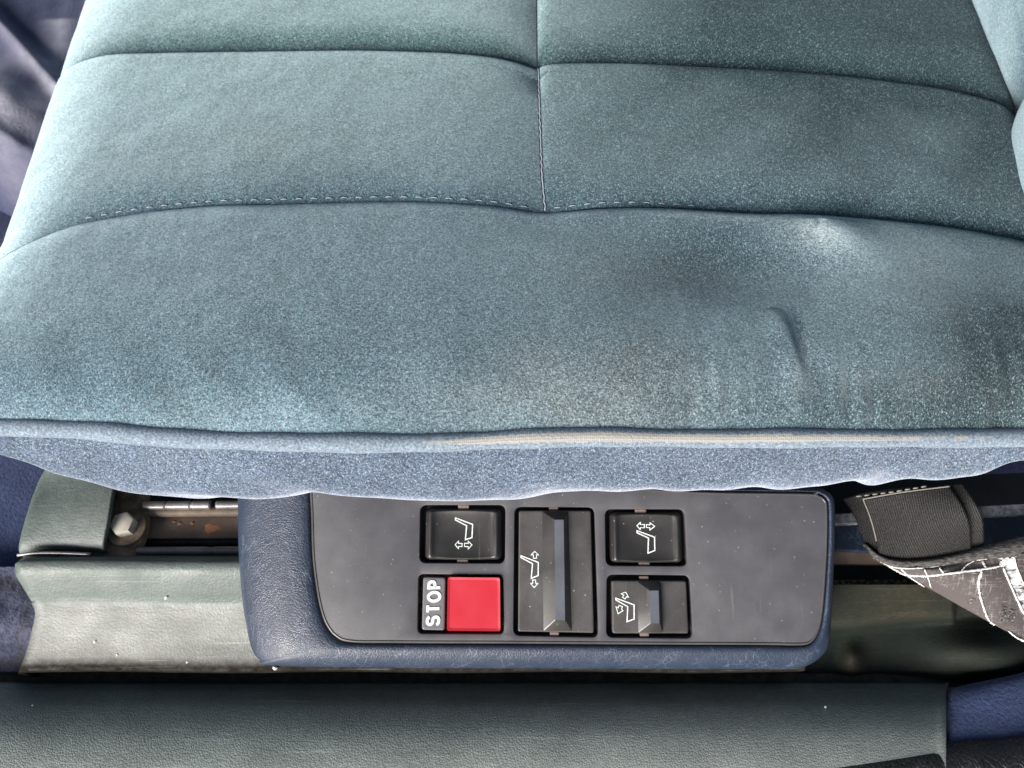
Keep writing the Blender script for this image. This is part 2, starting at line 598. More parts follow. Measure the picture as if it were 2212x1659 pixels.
# ------------------------------------------------------------------ floor
nx, ny = 150, 110
X = np.linspace(-1.1, 1.1, nx)
Y = np.linspace(-0.24, 1.3, ny)
GX, GY = np.meshgrid(X, Y, indexing='ij')
GZ = np.full_like(GX, S - 0.36) + 0.004 * lump(GX * 20, GY * 20, 3)
gnd = gridmesh("floor", np.stack([GX, GY, GZ], -1), M['carpet'], attrs={"worn": np.zeros_like(GX)})
tag(gnd, kind="structure")
k = NT('bounce_paving')
k.color(k.mix(k.noise(30, 5, 0.6), (0.30, 0.29, 0.28), (0.42, 0.41, 0.39)))
k.set(Roughness=0.9)
k.normal(k.bump(k.noise(300, 3), 0.4, 0.002))
grd = mk("ground", [(-30, -30, 0), (30, -30, 0), (30, 30, 0), (-30, 30, 0)], [(0, 1, 2, 3)], k.m, smooth=False)  # unseen ground outside the car, added pale to bounce light upward
tag(grd, kind="structure")

# carpeted hump ahead of the cushion (top left of the view)
n = 130
U = np.linspace(-420, 330, n)
Vv = np.linspace(-160, 640, n)
P = np.zeros((n, n, 3))
W_ = np.zeros((n, n))
for i, u in enumerate(U):
    for j, v in enumerate(Vv):
        P[i, j] = at(u, v, -0.235)
a, b = np.meshgrid(U, Vv, indexing='ij')
hump = 0.030 * np.exp(-(((a - 20) / 95) ** 2 + ((b - 245) / 75) ** 2))
fold = 0.016 * np.exp(-((b - 120 - 1.1 * (a - 60)) / 26) ** 2) * (a > -400)
fold2 = 0.018 * np.exp(-((b - 335 - 0.55 * (a - 40)) / 22) ** 2)
drop = -0.16 / (1 + np.exp(-(b - 352 - 0.42 * (a - 40)) / 9))
P[..., 2] += hump + fold * 0.8 + fold2 + drop + 0.0012 * lump(a / 26, b / 26, 5)
W_ = 0.95 * np.exp(-(((a - 30) / 105) ** 2 + ((b - 240) / 85) ** 2)) + 0.95 * np.exp(-((a - 125) / 30) ** 2) * (b > 40) * (b < 260) + 0.45 * np.exp(-((b - 120 - 1.1 * (a - 60)) / 30) ** 2)
W_ = np.clip(W_, 0, 1)
tun = gridmesh("carpet_hump", P, M['carpet'], attrs={"worn": W_}, flip=True)
tag(tun, "rumpled navy carpet with a worn grey hump, ahead of the seat cushion", "carpet")

# ------------------------------------------------------------------ seat cushion
ZS = 0.0015


def crown(x):
    return -0.020 * ((x + 0.03) / 0.3) ** 2


def ats(u, v, z):
    p = at(u, v, z)
    for _ in range(6):
        p = at(u, v, z + crown(p[0]))
    return p


def ptss(l, z):
    return np.array([ats(u, v, z) for u, v in l])


def curve_xy(l, z, n=300):
    p = catmull(ptss(l, z), n)
    o = np.argsort(p[:, 0])
    return p[o, 0], p[o, 1]


Y1c = curve_xy([(-120, 112), (60, 112), (170, 111), (280, 110), (400, 107), (550, 105), (800, 105), (1000, 112), (1100, 123), (1160, 136), (1175, 134), (1250, 132), (1400, 134), (1600, 143), (1750, 153), (1900, 167), (2040, 188), (2140, 213), (2200, 240), (2300, 300)], ZS)
Y2c = curve_xy([(-180, 590), (-50, 545), (80, 506), (180, 478), (300, 456), (450, 442), (600, 438), (750, 434), (900, 433), (1050, 440), (1176, 451), (1300, 444), (1420, 440), (1600, 447), (1750, 452), (1900, 461), (2050, 477), (2150, 494), (2212, 508), (2450, 580)], ZS)
Wc = curve_xy([(-330, 912), (0, 922), (200, 930), (350, 943), (500, 951), (700, 955), (900, 955), (1000, 952), (1150, 946), (1300, 943), (1600, 945), (1900, 946), (2212, 943), (2500, 930)], -0.02)


def Y1(x): return np.interp(x, *Y1c)
def Y2(x): return np.interp(x, *Y2c)
def W(x): return np.interp(x, *Wc)


x0p = ptss([(1160, -150), (1160, 0), (1161, 130), (1164, 250), (1169, 380), (1177, 452)], ZS)
def X0(y): return np.interp(y, x0p[::-1, 1], x0p[::-1, 0])


RL, RR, RD = 0.085, 0.035, 0.050
lp = pts([(180, 0), (80, 290), (-8, 560), (-85, 760), (-190, 1000)], -0.046) - np.array([0.006, 0, 0])
def XL(y): return np.interp(y, lp[::-1, 1], lp[::-1, 0]) + np.minimum(0, (y - lp[0, 1])) * 0 + np.maximum(0, y - lp[0, 1]) * 0.12
rp = ptss([(2108, 0), (2168, 160), (2212, 290), (2330, 640), (2420, 900)], -0.012)
def XR(y): return np.interp(y, rp[::-1, 1], rp[::-1, 0]) + 0.006
YB = 0.47


def PF(d, dl):
    return 1 - np.exp(-np.maximum(d, 0) / dl)


def seg_dist(x, y, pl):
    """signed side distance and run along a polyline"""
    best = np.full(np.shape(x), 1e9)
    side = np.zeros(np.shape(x))
    run = np.zeros(np.shape(x))
    for i in range(len(pl) - 1):
        a, b = pl[i][:2], pl[i + 1][:2]
        ab = b - a
        t = np.clip(((x - a[0]) * ab[0] + (y - a[1]) * ab[1]) / (ab @ ab), 0, 1)
        dx, dy = x - a[0] - t * ab[0], y - a[1] - t * ab[1]
        d = np.hypot(dx, dy)
        mm = d < best
        best = np.where(mm, d, best)
        side = np.where(mm, np.sign(ab[0] * dy - ab[1] * dx), side)
        run = np.where(mm, (i + t) / (len(pl) - 1), run)
    return best, side, run


CRE = catmull(ptss([(1700, 680), (1716, 735), (1740, 805), (1766, 890)], -0.004), 20)
CRES = [(ptss(l, -0.004), d) for l, d in (
    ([(1640, 720), (1660, 790), (1668, 880)], 0.00066), ([(1835, 730), (1842, 800), (1832, 890)], 0.00072),
    ([(1560, 760), (1572, 830), (1566, 900)], 0.00060), ([(1930, 760), (1945, 830), (1938, 900)], 0.00078),
    ([(2030, 740), (2052, 820), (2040, 900)], 0.00072), ([(2110, 760), (2125, 840), (2115, 905)], 0.00060),
    ([(1730, 590), (1742, 650), (1752, 720)], 0.00060), ([(1480, 800), (1490, 860), (1480, 905)], 0.00048), ([(1780, 800), (1800, 850), (1796, 900)], 0.00060))]
NICK = ptss([(1757, 503), (1750, 520), (1742, 535)], -0.004)


def gauss(x, y, u, v, ru, rv, rot=0.0):
    c = ats(u, v, -0.004)
    ax = ru * 0.00027
    ay = rv * 0.00031
    dx, dy = x - c[0], y - c[1]
    cr, sr = math.cos(rot), math.sin(rot)
    return np.exp(-(((dx * cr + dy * sr) / ax) ** 2 + ((-dx * sr + dy * cr) / ay) ** 2))


def height(x, y):
    """cushion top below S"""
    d = np.maximum(x - XL(y), 0)
    left = np.where(d < RL, RD * (1 - np.sqrt(np.maximum(1 - (1 - np.minimum(d, RL) / RL) ** 2, 0))), 0) * (0.2 + 0.8 * np.clip((y - W(x)) / 0.13, 0, 1) ** 1.5)
    d = np.maximum(XR(y) - x, 0)
    right = np.where(d < RR, RR - np.sqrt(np.maximum(RR ** 2 - (RR - np.minimum(d, RR)) ** 2, 0)), 0)
    z = 0.004 + crown(x) - left - right
    y1, y2, wv = Y1(x), Y2(x), W(x)
    dx0 = np.abs(x - X0(y))
    cool = np.where(x < X0(y), PF(dx0, 0.017), PF(dx0, 0.0032))
    front = y < y2
    mid = (y >= y2) & (y < y1)
    # seams fade towards the rolled left edge
    ease = np.clip((x - XL(y)) / 0.09, 0.25, 1)
    pm = PF(y - y2, 0.013) * PF(y1 - y, 0.0022) * (0.25 + 0.75 * cool)
    pt = PF(y - y1, 0.014) * (0.25 + 0.75 * cool)
    pf = PF(y2 - y, 0.0042)
    amp = np.where(mid, np.where(y1 - y < 0.012, 0.008, 0.0105 - 0.0062 * np.clip((0.13 - x) / 0.08, 0, 1) * np.clip((y1 - y - 0.012) / 0.02, 0, 1)) * (pm - 1), np.where(front, (0.0040 + 0.006 * np.clip((x - 0.03) / 0.12, 0, 1)) * (pf - 1), 0.0115 * (pt - 1)))
    # the crossing pulls everything down
    cx = ats(1177, 452, ZS)
    z = z + amp * ease - 0.002 * np.exp(-((x - cx[0]) ** 2 + (y - cx[1]) ** 2) / 0.022 ** 2)
    dF = np.maximum(y - wv, 0)
    z = z - 0.020 * np.exp(-dF / 0.016)
    # sagged stuffing on the front panel
    f = front * np.clip((y2 - y) / 0.012, 0, 1)
    z = z + f * (-0.0072 * gauss(x, y, 1580, 590, 220, 95, 0.12) + 0.0070 * gauss(x, y, 1775, 530, 110, 62, -0.3)
                 + 0.003 * gauss(x, y, 1950, 690, 240, 130) - 0.0018 * gauss(x, y, 1150, 500, 260, 34)
                 + 0.003 * gauss(x, y, 560, 640, 380, 160) + 0.003 * gauss(x, y, 1300, 760, 300, 120) - 0.0025 * gauss(x, y, 1500, 880, 180, 60))
    bd, sd, rn = seg_dist(x, y, CRE)
    fade = np.sin(np.clip(rn, 0, 1) * np.pi) ** 0.6
    z = z + f * fade * (-0.0030 * np.exp(-(bd / 0.0048) ** 2) + 0.0032 * np.exp(-((bd * sd + 0.009) / 0.0066) ** 2))
    for cr, dp in CRES:
        bd, sd, rn = seg_dist(x, y, cr)
        z = z - f * dp * np.sin(np.clip(rn, 0, 1) * np.pi) ** 0.6 * np.exp(-(bd / 0.0042) ** 2)
    bd, sd, rn = seg_dist(x, y, NICK)
    z = z - f * 0.0018 * np.exp(-(bd / 0.0019) ** 2)
    # gathers above the piping
    gx = np.clip((x - 0.06) / 0.06, 0, 1) * np.exp(-(dF / 0.045) ** 2) * np.clip(dF / 0.008, 0, 1)
    z = z + gx * 0.0013 * (np.sin(x * 330 + 3 * np.sin(x * 40) - y * 60) + 0.6 * np.sin(x * 517 + 1.3 + y * 60 + 2 * np.sin(x * 61)) + 1.2 * np.sin(x * 133 - y * 80 + np.sin(x * 50))) * (0.5 + 0.5 * np.sin(x * 71 + 1))
    gl = np.exp(-(dF / 0.04) ** 2) * np.clip(-(x - 0.0) / 0.1, 0, 1) * np.clip(dF / 0.008, 0, 1)
    z = z + gl * 0.0006 * np.sin(x * 150 + y * 90)
    # tension ripples by the long seam
    z = z + 0.0006 * lump(x * 28, y * 28, 9)
    return S + z


seat = empty("car_seat", (0, 0.2, S - 0.1))
tag(seat, "wide teal velour car seat with stitched cushion panels and worn piping along its side", "car seat")
SEAT_OFF = np.array([0, 0.2, S - 0.1])


def child(o, off):
    """geometry was made in world coordinates: move it into its parent's frame"""
    me = o.data
    v = np.zeros(len(me.vertices) * 3, np.float32)
    me.vertices.foreach_get("co", v)
    v = v.reshape(-1, 3) - off.astype(np.float32)
    me.vertices.foreach_set("co", v.ravel())
    me.update()
    return o


def stain_of(x, y):
    s = 0.85 * gauss(x, y, 1290, 815, 230, 70) + 0.5 * gauss(x, y, 1200, 870, 330, 45) + 0.8 * gauss(x, y, 2210, 800, 150, 140) + 0.55 * gauss(x, y, 2000, 860, 330, 60)
    s = s + 0.4 * gauss(x, y, 1980, 640, 130, 120) + 0.35 * gauss(x, y, 1400, 600, 260, 60) + 0.3 * gauss(x, y, 560, 340, 300, 70)
    return np.clip(s, 0, 1) * 0.85


def fade_of(x, y):
    t = np.clip((y - Y2(x) + 0.02) / 0.16, 0, 1)
    return np.clip(0.02 + 0.85 * t, 0, 0.9)


def pile_shade_of(x, y):
    """shade of the right side and the dent, put into the pile colour"""
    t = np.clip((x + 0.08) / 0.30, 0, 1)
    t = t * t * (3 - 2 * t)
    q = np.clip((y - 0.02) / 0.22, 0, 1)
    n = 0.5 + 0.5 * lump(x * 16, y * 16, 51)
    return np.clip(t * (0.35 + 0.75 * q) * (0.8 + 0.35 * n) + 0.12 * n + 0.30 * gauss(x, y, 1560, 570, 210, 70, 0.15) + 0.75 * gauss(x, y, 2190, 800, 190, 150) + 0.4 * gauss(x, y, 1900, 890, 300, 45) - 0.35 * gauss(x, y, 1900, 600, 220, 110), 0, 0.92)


def sheen_rub_of(x, y):
    """faded left edge with its sheen painted in, and rubbed patches"""
    e = np.exp(-np.maximum(x - XL(y), 0) / 0.055) * 0.75
    r = 1.0 * gauss(x, y, 1768, 520, 70, 42, -0.3) + 0.30 * gauss(x, y, 1780, 560, 150, 70) + 0.28 * gauss(x, y, 1170, 840, 210, 60) + 0.30 * gauss(x, y, 1600, 850, 90, 55)
    r = r + 0.22 * gauss(x, y, 2080, 650, 120, 90) + 0.25 * gauss(x, y, 500, 900, 500, 34) + 0.22 * gauss(x, y, 1650, 468, 330, 14)
    r = r + 0.20 * gauss(x, y, 900, 740, 700, 190) + 0.24 * gauss(x, y, 1650, 740, 420, 110)
    return np.clip(e + r, 0, 0.9)


def sheen_scuff_of(x, y):
    """rubbed seam crests with their highlights painted in, and the worn spot beside the nick"""
    c = np.exp(-((Y2(x) - y - 0.0075) / 0.0035) ** 2) * np.clip((x - 0.07) / 0.06, 0, 1) * np.clip((0.30 - x) / 0.05, 0, 1) * (0.6 + 0.4 * lump(x * 60, y * 20, 61))
    c2 = np.exp(-((Y1(x) - y - 0.0036) / 0.0016) ** 2) * np.clip((x - 0.03) / 0.05, 0, 1) * np.clip((0.28 - x) / 0.06, 0, 1)
    return np.clip(0.45 * c + 0.7 * c2 + 0.22 * gauss(x, y, 1722, 800, 16, 70, -0.25) + 0.75 * gauss(x, y, 1768, 520, 46, 30, -0.3) + 0.2 * gauss(x, y, 1760, 530, 100, 50, -0.3), 0, 0.9)


def s_left(n):
    """run across from the rolled left edge: arc first, then flat"""
    return np.linspace(0, 1, n)


def panel(ylo, yhi, xlo, xhi, ni, nj, roll):
    s = np.linspace(0, 1, ni)
    t = np.linspace(0, 1, nj)
    t = 0.5 - 0.5 * np.cos(np.pi * t) * (0.55) - 0.45 * (0.5 - t)   # denser by the seams
    t = (t - t[0]) / (t[-1] - t[0])
    SS, TT = np.meshgrid(s, t, indexing='ij')
    x = np.zeros_like(SS)
    y = np.zeros_like(SS) + 0.1
    for _ in range(12):
        a, b = xlo(y), xhi(y)
        if roll:
            L = (b - a - RL) + RL * np.pi / 2 + 0.0
            al = SS * L
            x = np.where(al < RL * np.pi / 2, a + RL * (1 - np.cos(np.minimum(al / RL, np.pi / 2))), a + RL + al - RL * np.pi / 2)
        else:
            x = a + (b - a) * SS
        y = ylo(x) * (1 - TT) + yhi(x) * TT
    z = height(x, y)
    P = np.stack([x, y, z], -1)
    if roll:
        sk = []
        for q in (0.016, 0.010, 0.005):
            e = P[0].copy()
            e[:, 2] -= q
            e[:, 0] += q * q * 25
            sk.append(e)
        P = np.concatenate([np.stack(sk), P], 0)
    return P


EPS = 0.0004
yb = lambda x: np.full(np.shape(x), YB)
X0m = lambda y: X0(y) - EPS
X0p = lambda y: X0(y) + EPS
specs = [
    (lambda x: Y1(x) + EPS, yb, XL, X0m, 230, 130, True),
    (lambda x: Y1(x) + EPS, yb, X0p, XR, 230, 130, False),
    (lambda x: Y2(x) + EPS, lambda x: Y1(x) - EPS, XL, X0m, 230, 150, True),
    (lambda x: Y2(x) + EPS, lambda x: Y1(x) - EPS, X0p, XR, 230, 150, False),
    (W, lambda x: Y2(x) - EPS, XL, XR, 560, 240, True),
]
for sp in specs:
    P = panel(*sp)
    o = gridmesh("cushion_panel", P, M['velour'], seat, attrs={"stain": stain_of(P[..., 0], P[..., 1]), "fade": fade_of(P[..., 0], P[..., 1]), "pile_shade": pile_shade_of(P[..., 0], P[..., 1]), "sheen_rub": sheen_rub_of(P[..., 0], P[..., 1]), "sheen_scuff": sheen_scuff_of(P[..., 0], P[..., 1])})
    child(o, SEAT_OFF)

# front band under the piping: bulges out and tucks under; its hem follows the photograph's wavy edge
hemu = np.array([-400, 0, 100, 280, 420, 550, 640, 690, 720, 850, 1000, 1110, 1160, 1200, 1300, 1400, 1450, 1500, 1620, 1760, 1900, 2000, 2110, 2212, 2500])
hemv = np.array([860, 986, 1022, 1060, 1077, 1083, 1079, 1069, 1079, 1083, 1080, 1073, 1065, 1061, 1064, 1052, 1053, 1057, 1056, 1045, 1047, 1040, 1020, 988, 900])
prof = np.array([(0.0015, 0.0), (-0.004, -0.008), (-0.012, -0.022), (-0.019, -0.038), (-0.022, -0.052), (-0.019, -0.066), (-0.010, -0.078), (0.010, -0.086), (0.05, -0.09)])
pr = catmull(prof, 44)
xs = np.linspace(XL(W(-0.3)) + 0.004, XR(W(0.3)) - 0.004, 520)
P = np.zeros((len(xs), len(pr), 3))
HS = []
for i, x in enumerate(xs):
    wy = W(x)
    wz = float(height(np.array(x), np.array(wy))) - 0.002
    wrk = (0.0012 * math.sin(x * 95 + 2 * math.sin(x * 31)) + 0.0008 * math.sin(x * 210 + 1)) * max(0.15, min(1, (x - 0.0) / 0.05))
    lo, hi = 0.2, 1.9
    for _ in range(22):
        h = 0.5 * (lo + hi)
        Q = np.stack([np.full(len(pr), x), wy + 0.004 + pr[:, 0] * (0.6 + 0.4 * h) + wrk * (pr[:, 1] < -0.02), wz + pr[:, 1] * h], 1)
        u, v = project(Q)
        k_ = np.argmax(v)
        if v[k_] < np.interp(u[k_], hemu, hemv):
            lo = h
        else:
            hi = h
    HS.append(h)
sm = np.ones(11) / 11
HS = np.convolve(np.pad(HS, 5, mode='edge'), sm, 'valid')
for i, x in enumerate(xs):
    wy = W(x)
    wz = float(height(np.array(x), np.array(wy))) - 0.002
    P[i] = np.stack([np.full(len(pr), x), wy + 0.004 + pr[:, 0] * (0.6 + 0.4 * HS[i]), wz + pr[:, 1] * HS[i]], 1)
bz = 0.0065 * lump(P[..., 0] * 22, P[..., 2] * 45, 21, 3)
mask = np.clip((np.arange(len(pr)) - 6) / 10, 0, 1) * np.clip((40 - np.arange(len(pr))) / 8, 0, 1)
P[..., 1] += bz * mask * 0.45
band = gridmesh("side_band", P, M['velour_side'], seat, flip=True, attrs={"stain": np.zeros(P.shape[:2]), "fade": np.zeros(P.shape[:2])})
child(band, SEAT_OFF)

# piping
xs = np.linspace(xs[0], xs[-1], 620)
wz = height(xs, W(xs)) - 0.001
path = np.stack([xs, W(xs) - 0.0015, wz], 1)
rad = 0.0052 + 0.0003 * np.sin(xs * 55) + 0.0002 * np.sin(xs * 140)
kk = 20
V, F = tube(path, rad, kk, caps=False)
th = np.linspace(0, 2 * np.pi, kk, endpoint=False)
uu, _v = project(path)
along = np.interp(uu, [0, 250, 880, 1050, 1250, 1500, 1800, 2000, 2212], [0.15, 0.3, 0.40, 0.80, 0.95, 0.9, 0.68, 0.55, 0.45])
face = np.exp(-((np.angle(np.exp(1j * (th - R(64))))) / 0.62) ** 2)
wear = along[:, None] * face[None]
sl = np.r_[0, np.cumsum(np.linalg.norm(np.diff(path, axis=0), axis=1))]
uvs = np.stack(np.broadcast_arrays(sl[:, None], (th * 0.0036)[None]), -1).reshape(-1, 2)
o = mk("piping", V, F, M['piping'], seat, attrs={"wear": wear}, uvs=uvs)
child(o, SEAT_OFF)
# a second, thin seam roll tucked below the piping
path2 = path + np.array([0, 0.0005, -0.0062])
V, F = tube(path2, 0.0022, 10, caps=False)
o = mk("seam_roll", V, F, M['velour_side'], seat, attrs={"stain": np.zeros(len(V)), "fade": np.zeros(len(V))})
child(o, SEAT_OFF)

# stitches along the long seam
proto = None
for u in list(np.arange(190, 1165, 32.5)) + list(np.arange(1205, 1500, 32.5)):
    v = np.interp(u, [80, 180, 300, 450, 600, 750, 900, 1050, 1176, 1300, 1420, 1600], [505, 478, 456, 442, 438, 434, 433, 440, 451, 444, 440, 447])
    p = ats(u, v - 6, ZS)
    L = 0.0021
    q = []
    for t in np.linspace(-1, 1, 7):
        x, y = p[0] + t * L, Y2(p[0] + t * L) + 0.0030
        q.append((x, y, float(height(np.array(x), np.array(y))) + 0.0006 * (1 - t * t)))
    V, F = tube(q, 0.00030 * np.array([0.5, 0.9, 1, 1, 1, 0.9, 0.5]), 6)
    child(mk("stitch", V, F, M['thread'], seat), SEAT_OFF)
# pale threads in the short cross seam
xx = []
for y in np.linspace(float(x0p[-1, 1]) + 0.002, float(x0p[2, 1]) - 0.002, 40):
    x = X0(y)
    xx.append((float(x) + 0.0006 + 0.0003 * math.sin(y * 900), y, float(height(np.array(x + 0.0012), np.array(y))) + 0.0002))
V, F = tube(xx, 0.00045, 6)
child(mk("seam_thread", V, F, M['thread'], seat), SEAT_OFF)

# ------------------------------------------------------------------ backrest at the right

def lobe(ya, yb_, xoff, lean, skew, bul, name):
    n, m = 120, 110
    t = np.linspace(0, 1, n)
    h = np.linspace(-0.05, 0.42, m)
    T, H = np.meshgrid(t, h, indexing='ij')
    hp = np.maximum(H, 0)
    y = (ya + skew[0] * hp) * (1 - T) + (yb_ + skew[1] * hp) * T
    rr = np.minimum(T, 1 - T) * (yb_ - ya)
    edge = bul * np.exp(-rr / 0.016)
    x = XR(np.clip(y - 0.3 * hp, -0.1, 0.45)) + xoff + lean * hp + edge
    x = x - 0.012 * np.sin(np.clip(H / 0.11, 0, 1) * np.pi) + 0.03 * np.exp(-(H + 0.05) / 0.02)
    x = x + 0.0012 * lump(y * 30, H * 30, 4)
    P = np.stack([x, y, S - 0.006 + H], -1)
    return child(gridmesh(name, P, M['velour_back'], seat, flip=False), SEAT_OFF)


ys = at(2172, 165, -0.005)[1]
lobe(ys + 0.001, 0.52, -0.031, 0.42, (0.55, 0.2), 0.02, "back_bolster")
lobe(-0.12, ys - 0.001, -0.042, 0.36, (0.2, 0.55), 0.024, "back_bolster")

# ------------------------------------------------------------------ switch panel on the cushion's outer side
TILT = R(20)
PO = at(1150, 1240, -0.112)
panel_e = empty("seat_control_panel", PO, (TILT, 0, 0))
tag(panel_e, "dark switch panel with red stop button in a blue grained housing", "switch panel")
EX = np.array([1.0, 0, 0])
EY = np.array([0, math.cos(TILT), math.sin(TILT)])
EZ = np.array([0, -math.sin(TILT), math.cos(TILT)])


def pl(u, v, c=0.0):
    """panel coordinates of u, v on the plane c above the face"""
    d = ray(u, v)
    o = PO + EZ * c
    t = ((o - CAM) @ EZ) / (d @ EZ)
    q = CAM + d * t - PO
    return np.array([q @ EX, q @ EY, c])


def pls(l, c=0.0):
    return np.array([pl(u, v, c) for u, v in l])


def ccw(P):
    a = np.sum(P[:, 0] * np.roll(P[:, 1], -1) - np.roll(P[:, 0], -1) * P[:, 1])
    return P if a > 0 else P[::-1]


def offset(P, d):
    """inset (d > 0) a counter-clockwise outline in its plane"""
    T = np.roll(P, -1, 0) - np.roll(P, 1, 0)
    T = T[:, :2] / (np.linalg.norm(T[:, :2], axis=1)[:, None] + 1e-12)
    N = np.stack([-T[:, 1], T[:, 0]], 1)
    Q = P.copy()
    Q[:, :2] += N * d
    return Q


def rquad(corners, r, seg=7):
    """rounded quad from four corners (u, v): TL, TR, BR, BL"""
    Q = ccw(pls(corners))
    out = []
    for i in range(4):
        p, a, b = Q[i], Q[i - 1], Q[(i + 1) % 4]
        da, db = (a - p) / np.linalg.norm(a - p), (b - p) / np.linalg.norm(b - p)
        for t in np.linspace(0, 1, seg):
            s = p + da * r
            e = p + db * r
            out.append((1 - t) ** 2 * s + 2 * t * (1 - t) * p + t * t * e)
    return np.array(out)


def atc(P, c):
    Q = P.copy()
    Q[:, 2] = c
    return Q


inner = [(640, 1040), (668, 1045), (669, 1110), (672, 1200), (680, 1270), (690, 1320), (702, 1352), (722, 1377), (755, 1390), (850, 1392), (1100, 1393), (1400, 1395), (1650, 1396), (1722, 1397), (1752, 1392), (1770, 1370), (1780, 1330), (1787, 1250), (1791, 1170), (1791, 1100), (1786, 1078), (1768, 1066), (1735, 1062), (1500, 1058), (1200, 1040), (900, 1030)]
inner[0] = (690, 1030)
outer = [(520, 1020), (512, 1045), (511, 1110), (513, 1200), (520, 1290), (529, 1350), (540, 1400), (556, 1424), (590, 1438), (850, 1443), (1100, 1444), (1400, 1445), (1640, 1446), (1705, 1445), (1745, 1434), (1778, 1406), (1785, 1370), (1789, 1270), (1793, 1170), (1793, 1095), (1788, 1070), (1774, 1058), (1740, 1052), (1500, 1046), (1200, 1026), (900, 1012)]
NI = 220
IN = catmull(pls(inner), NI, True)
OUTL = catmull(pls(outer, -0.020), NI, True)
rings = []
for t, c in ((0.0, -0.0046), (0.0, -0.0014), (0.03, -0.0006), (0.10, 0.0002), (0.25, -0.0004), (0.45, -0.0022), (0.62, -0.0048), (0.78, -0.0086), (0.9, -0.0130), (0.97, -0.018), (1.0, -0.024), (0.985, -0.034), (0.95, -0.04)):
    rings.append(atc(IN * (1 - t) + OUTL * t, c))
V, F = loft(rings, cap_top=False)
fixn(mk("housing", V, F, M['housing'], panel_e))

holes = {
    'rk1': [(908, 1091), (1092, 1091), (1091, 1217), (906, 1216)],
    'stop': [(904, 1240), (1087, 1242), (1089, 1370), (902, 1369)],
    'sl1': [(1112, 1095), (1284, 1096), (1293, 1377), (1109, 1373)],
    'rk2': [(1307, 1100), (1479, 1100), (1485, 1223), (1309, 1222)],
    'sl2': [(1311, 1241), (1490, 1243), (1497, 1379), (1310, 1377)],
}
FP = offset(ccw(IN), 0.0006)
bm = bmesh.new()


def ring_bm(P):
    vs = [bm.verts.new(p) for p in P]
    es = [bm.edges.new((vs[i], vs[(i + 1) % len(vs)])) for i in range(len(vs))]
    return vs, es


def join_rings(a, b):
    for i in range(len(a)):
        j = (i + 1) % len(a)
        bm.faces.new((a[i], a[j], b[j], b[i]))


top, edges = ring_bm(atc(offset(FP, 0.0018), 0.0))
prev = top
for ins, c in ((0.0014, -0.00008), ):
    r_, _ = ring_bm(atc(offset(FP, ins), c))
    join_rings(prev, r_)
    prev = r_
alle = list(edges)
HP = {}
for kx, q in holes.items():
    h = rquad(q, 0.0042 if kx != 'stop' else 0.0034)
    HP[kx] = h
    a0, e0 = ring_bm(atc(offset(h, -0.0007), 0.0))
    alle += e0
    pv = a0
    for ins, c in ((-0.0003, -0.00012), (0.0, -0.0006), (0.0, -0.009)):
        r_, _ = ring_bm(atc(offset(h, ins), c))
        join_rings(pv, r_)
        pv = r_
bmesh.ops.triangle_fill(bm, use_beauty=True, use_dissolve=False, edges=alle)
bmesh.ops.recalc_face_normals(bm, faces=bm.faces)
me = bpy.data.meshes.new("faceplate")
bm.to_mesh(me)
bm.free()
for p in me.polygons:
    p.use_smooth = True
me.materials.append(M['faceplate'])
fpl = bpy.data.objects.new("faceplate", me)
COL.objects.link(fpl)
fpl.parent = panel_e
edge_split(fpl, 30)
if sum(p.normal.z * p.area for p in me.polygons) < 0:
    me.flip_normals()

# glossy rounded rim round the faceplate
rings = [atc(offset(FP, d), c) for d, c in ((0.0018, -0.0002), (0.0016, 0.0002), (0.0012, 0.0004), (0.0007, 0.0002), (0.0003, -0.0003), (-0.0001, -0.0010), (-0.0002, -0.004))]
V, F = loft(rings, cap_top=False)
fixn(mk("rim", V, F, M['trimline'], fpl))

# recess floors
for kx in holes:
    h = offset(HP[kx], -0.0004)
    V, F = loft([atc(h, -0.0072), atc(h, -0.0085)])
    fixn(mk("recess_floor", V, F, M['grime_shade'] if kx == 'stop' else M['void'], panel_e, smooth=False))


def box_from(quad, r, c0, c1, bev=0.0006, dome=0.0):
    h = rquad(quad, r, 6)
    ctr = h.mean(0)
    half = (h.max(0) - h.min(0)) / 2
    ins = lambda d: ctr + (h - ctr) * np.array([1 - d / half[0], 1 - d / half[1], 1])
    rings = [atc(ins(half.min() * k_), c1 + dome * (1 - k_ * 0 - (1 - k_) ** 3)) for k_ in (0.98, 0.7, 0.45)] if dome else []
    rings += [atc(ins(bev * 2.4), c1), atc(ins(bev), c1 - bev * 0.06), atc(ins(bev * 0.3), c1 - bev * 0.4), atc(h, c1 - bev), atc(h, c0)]
    return loft(rings)


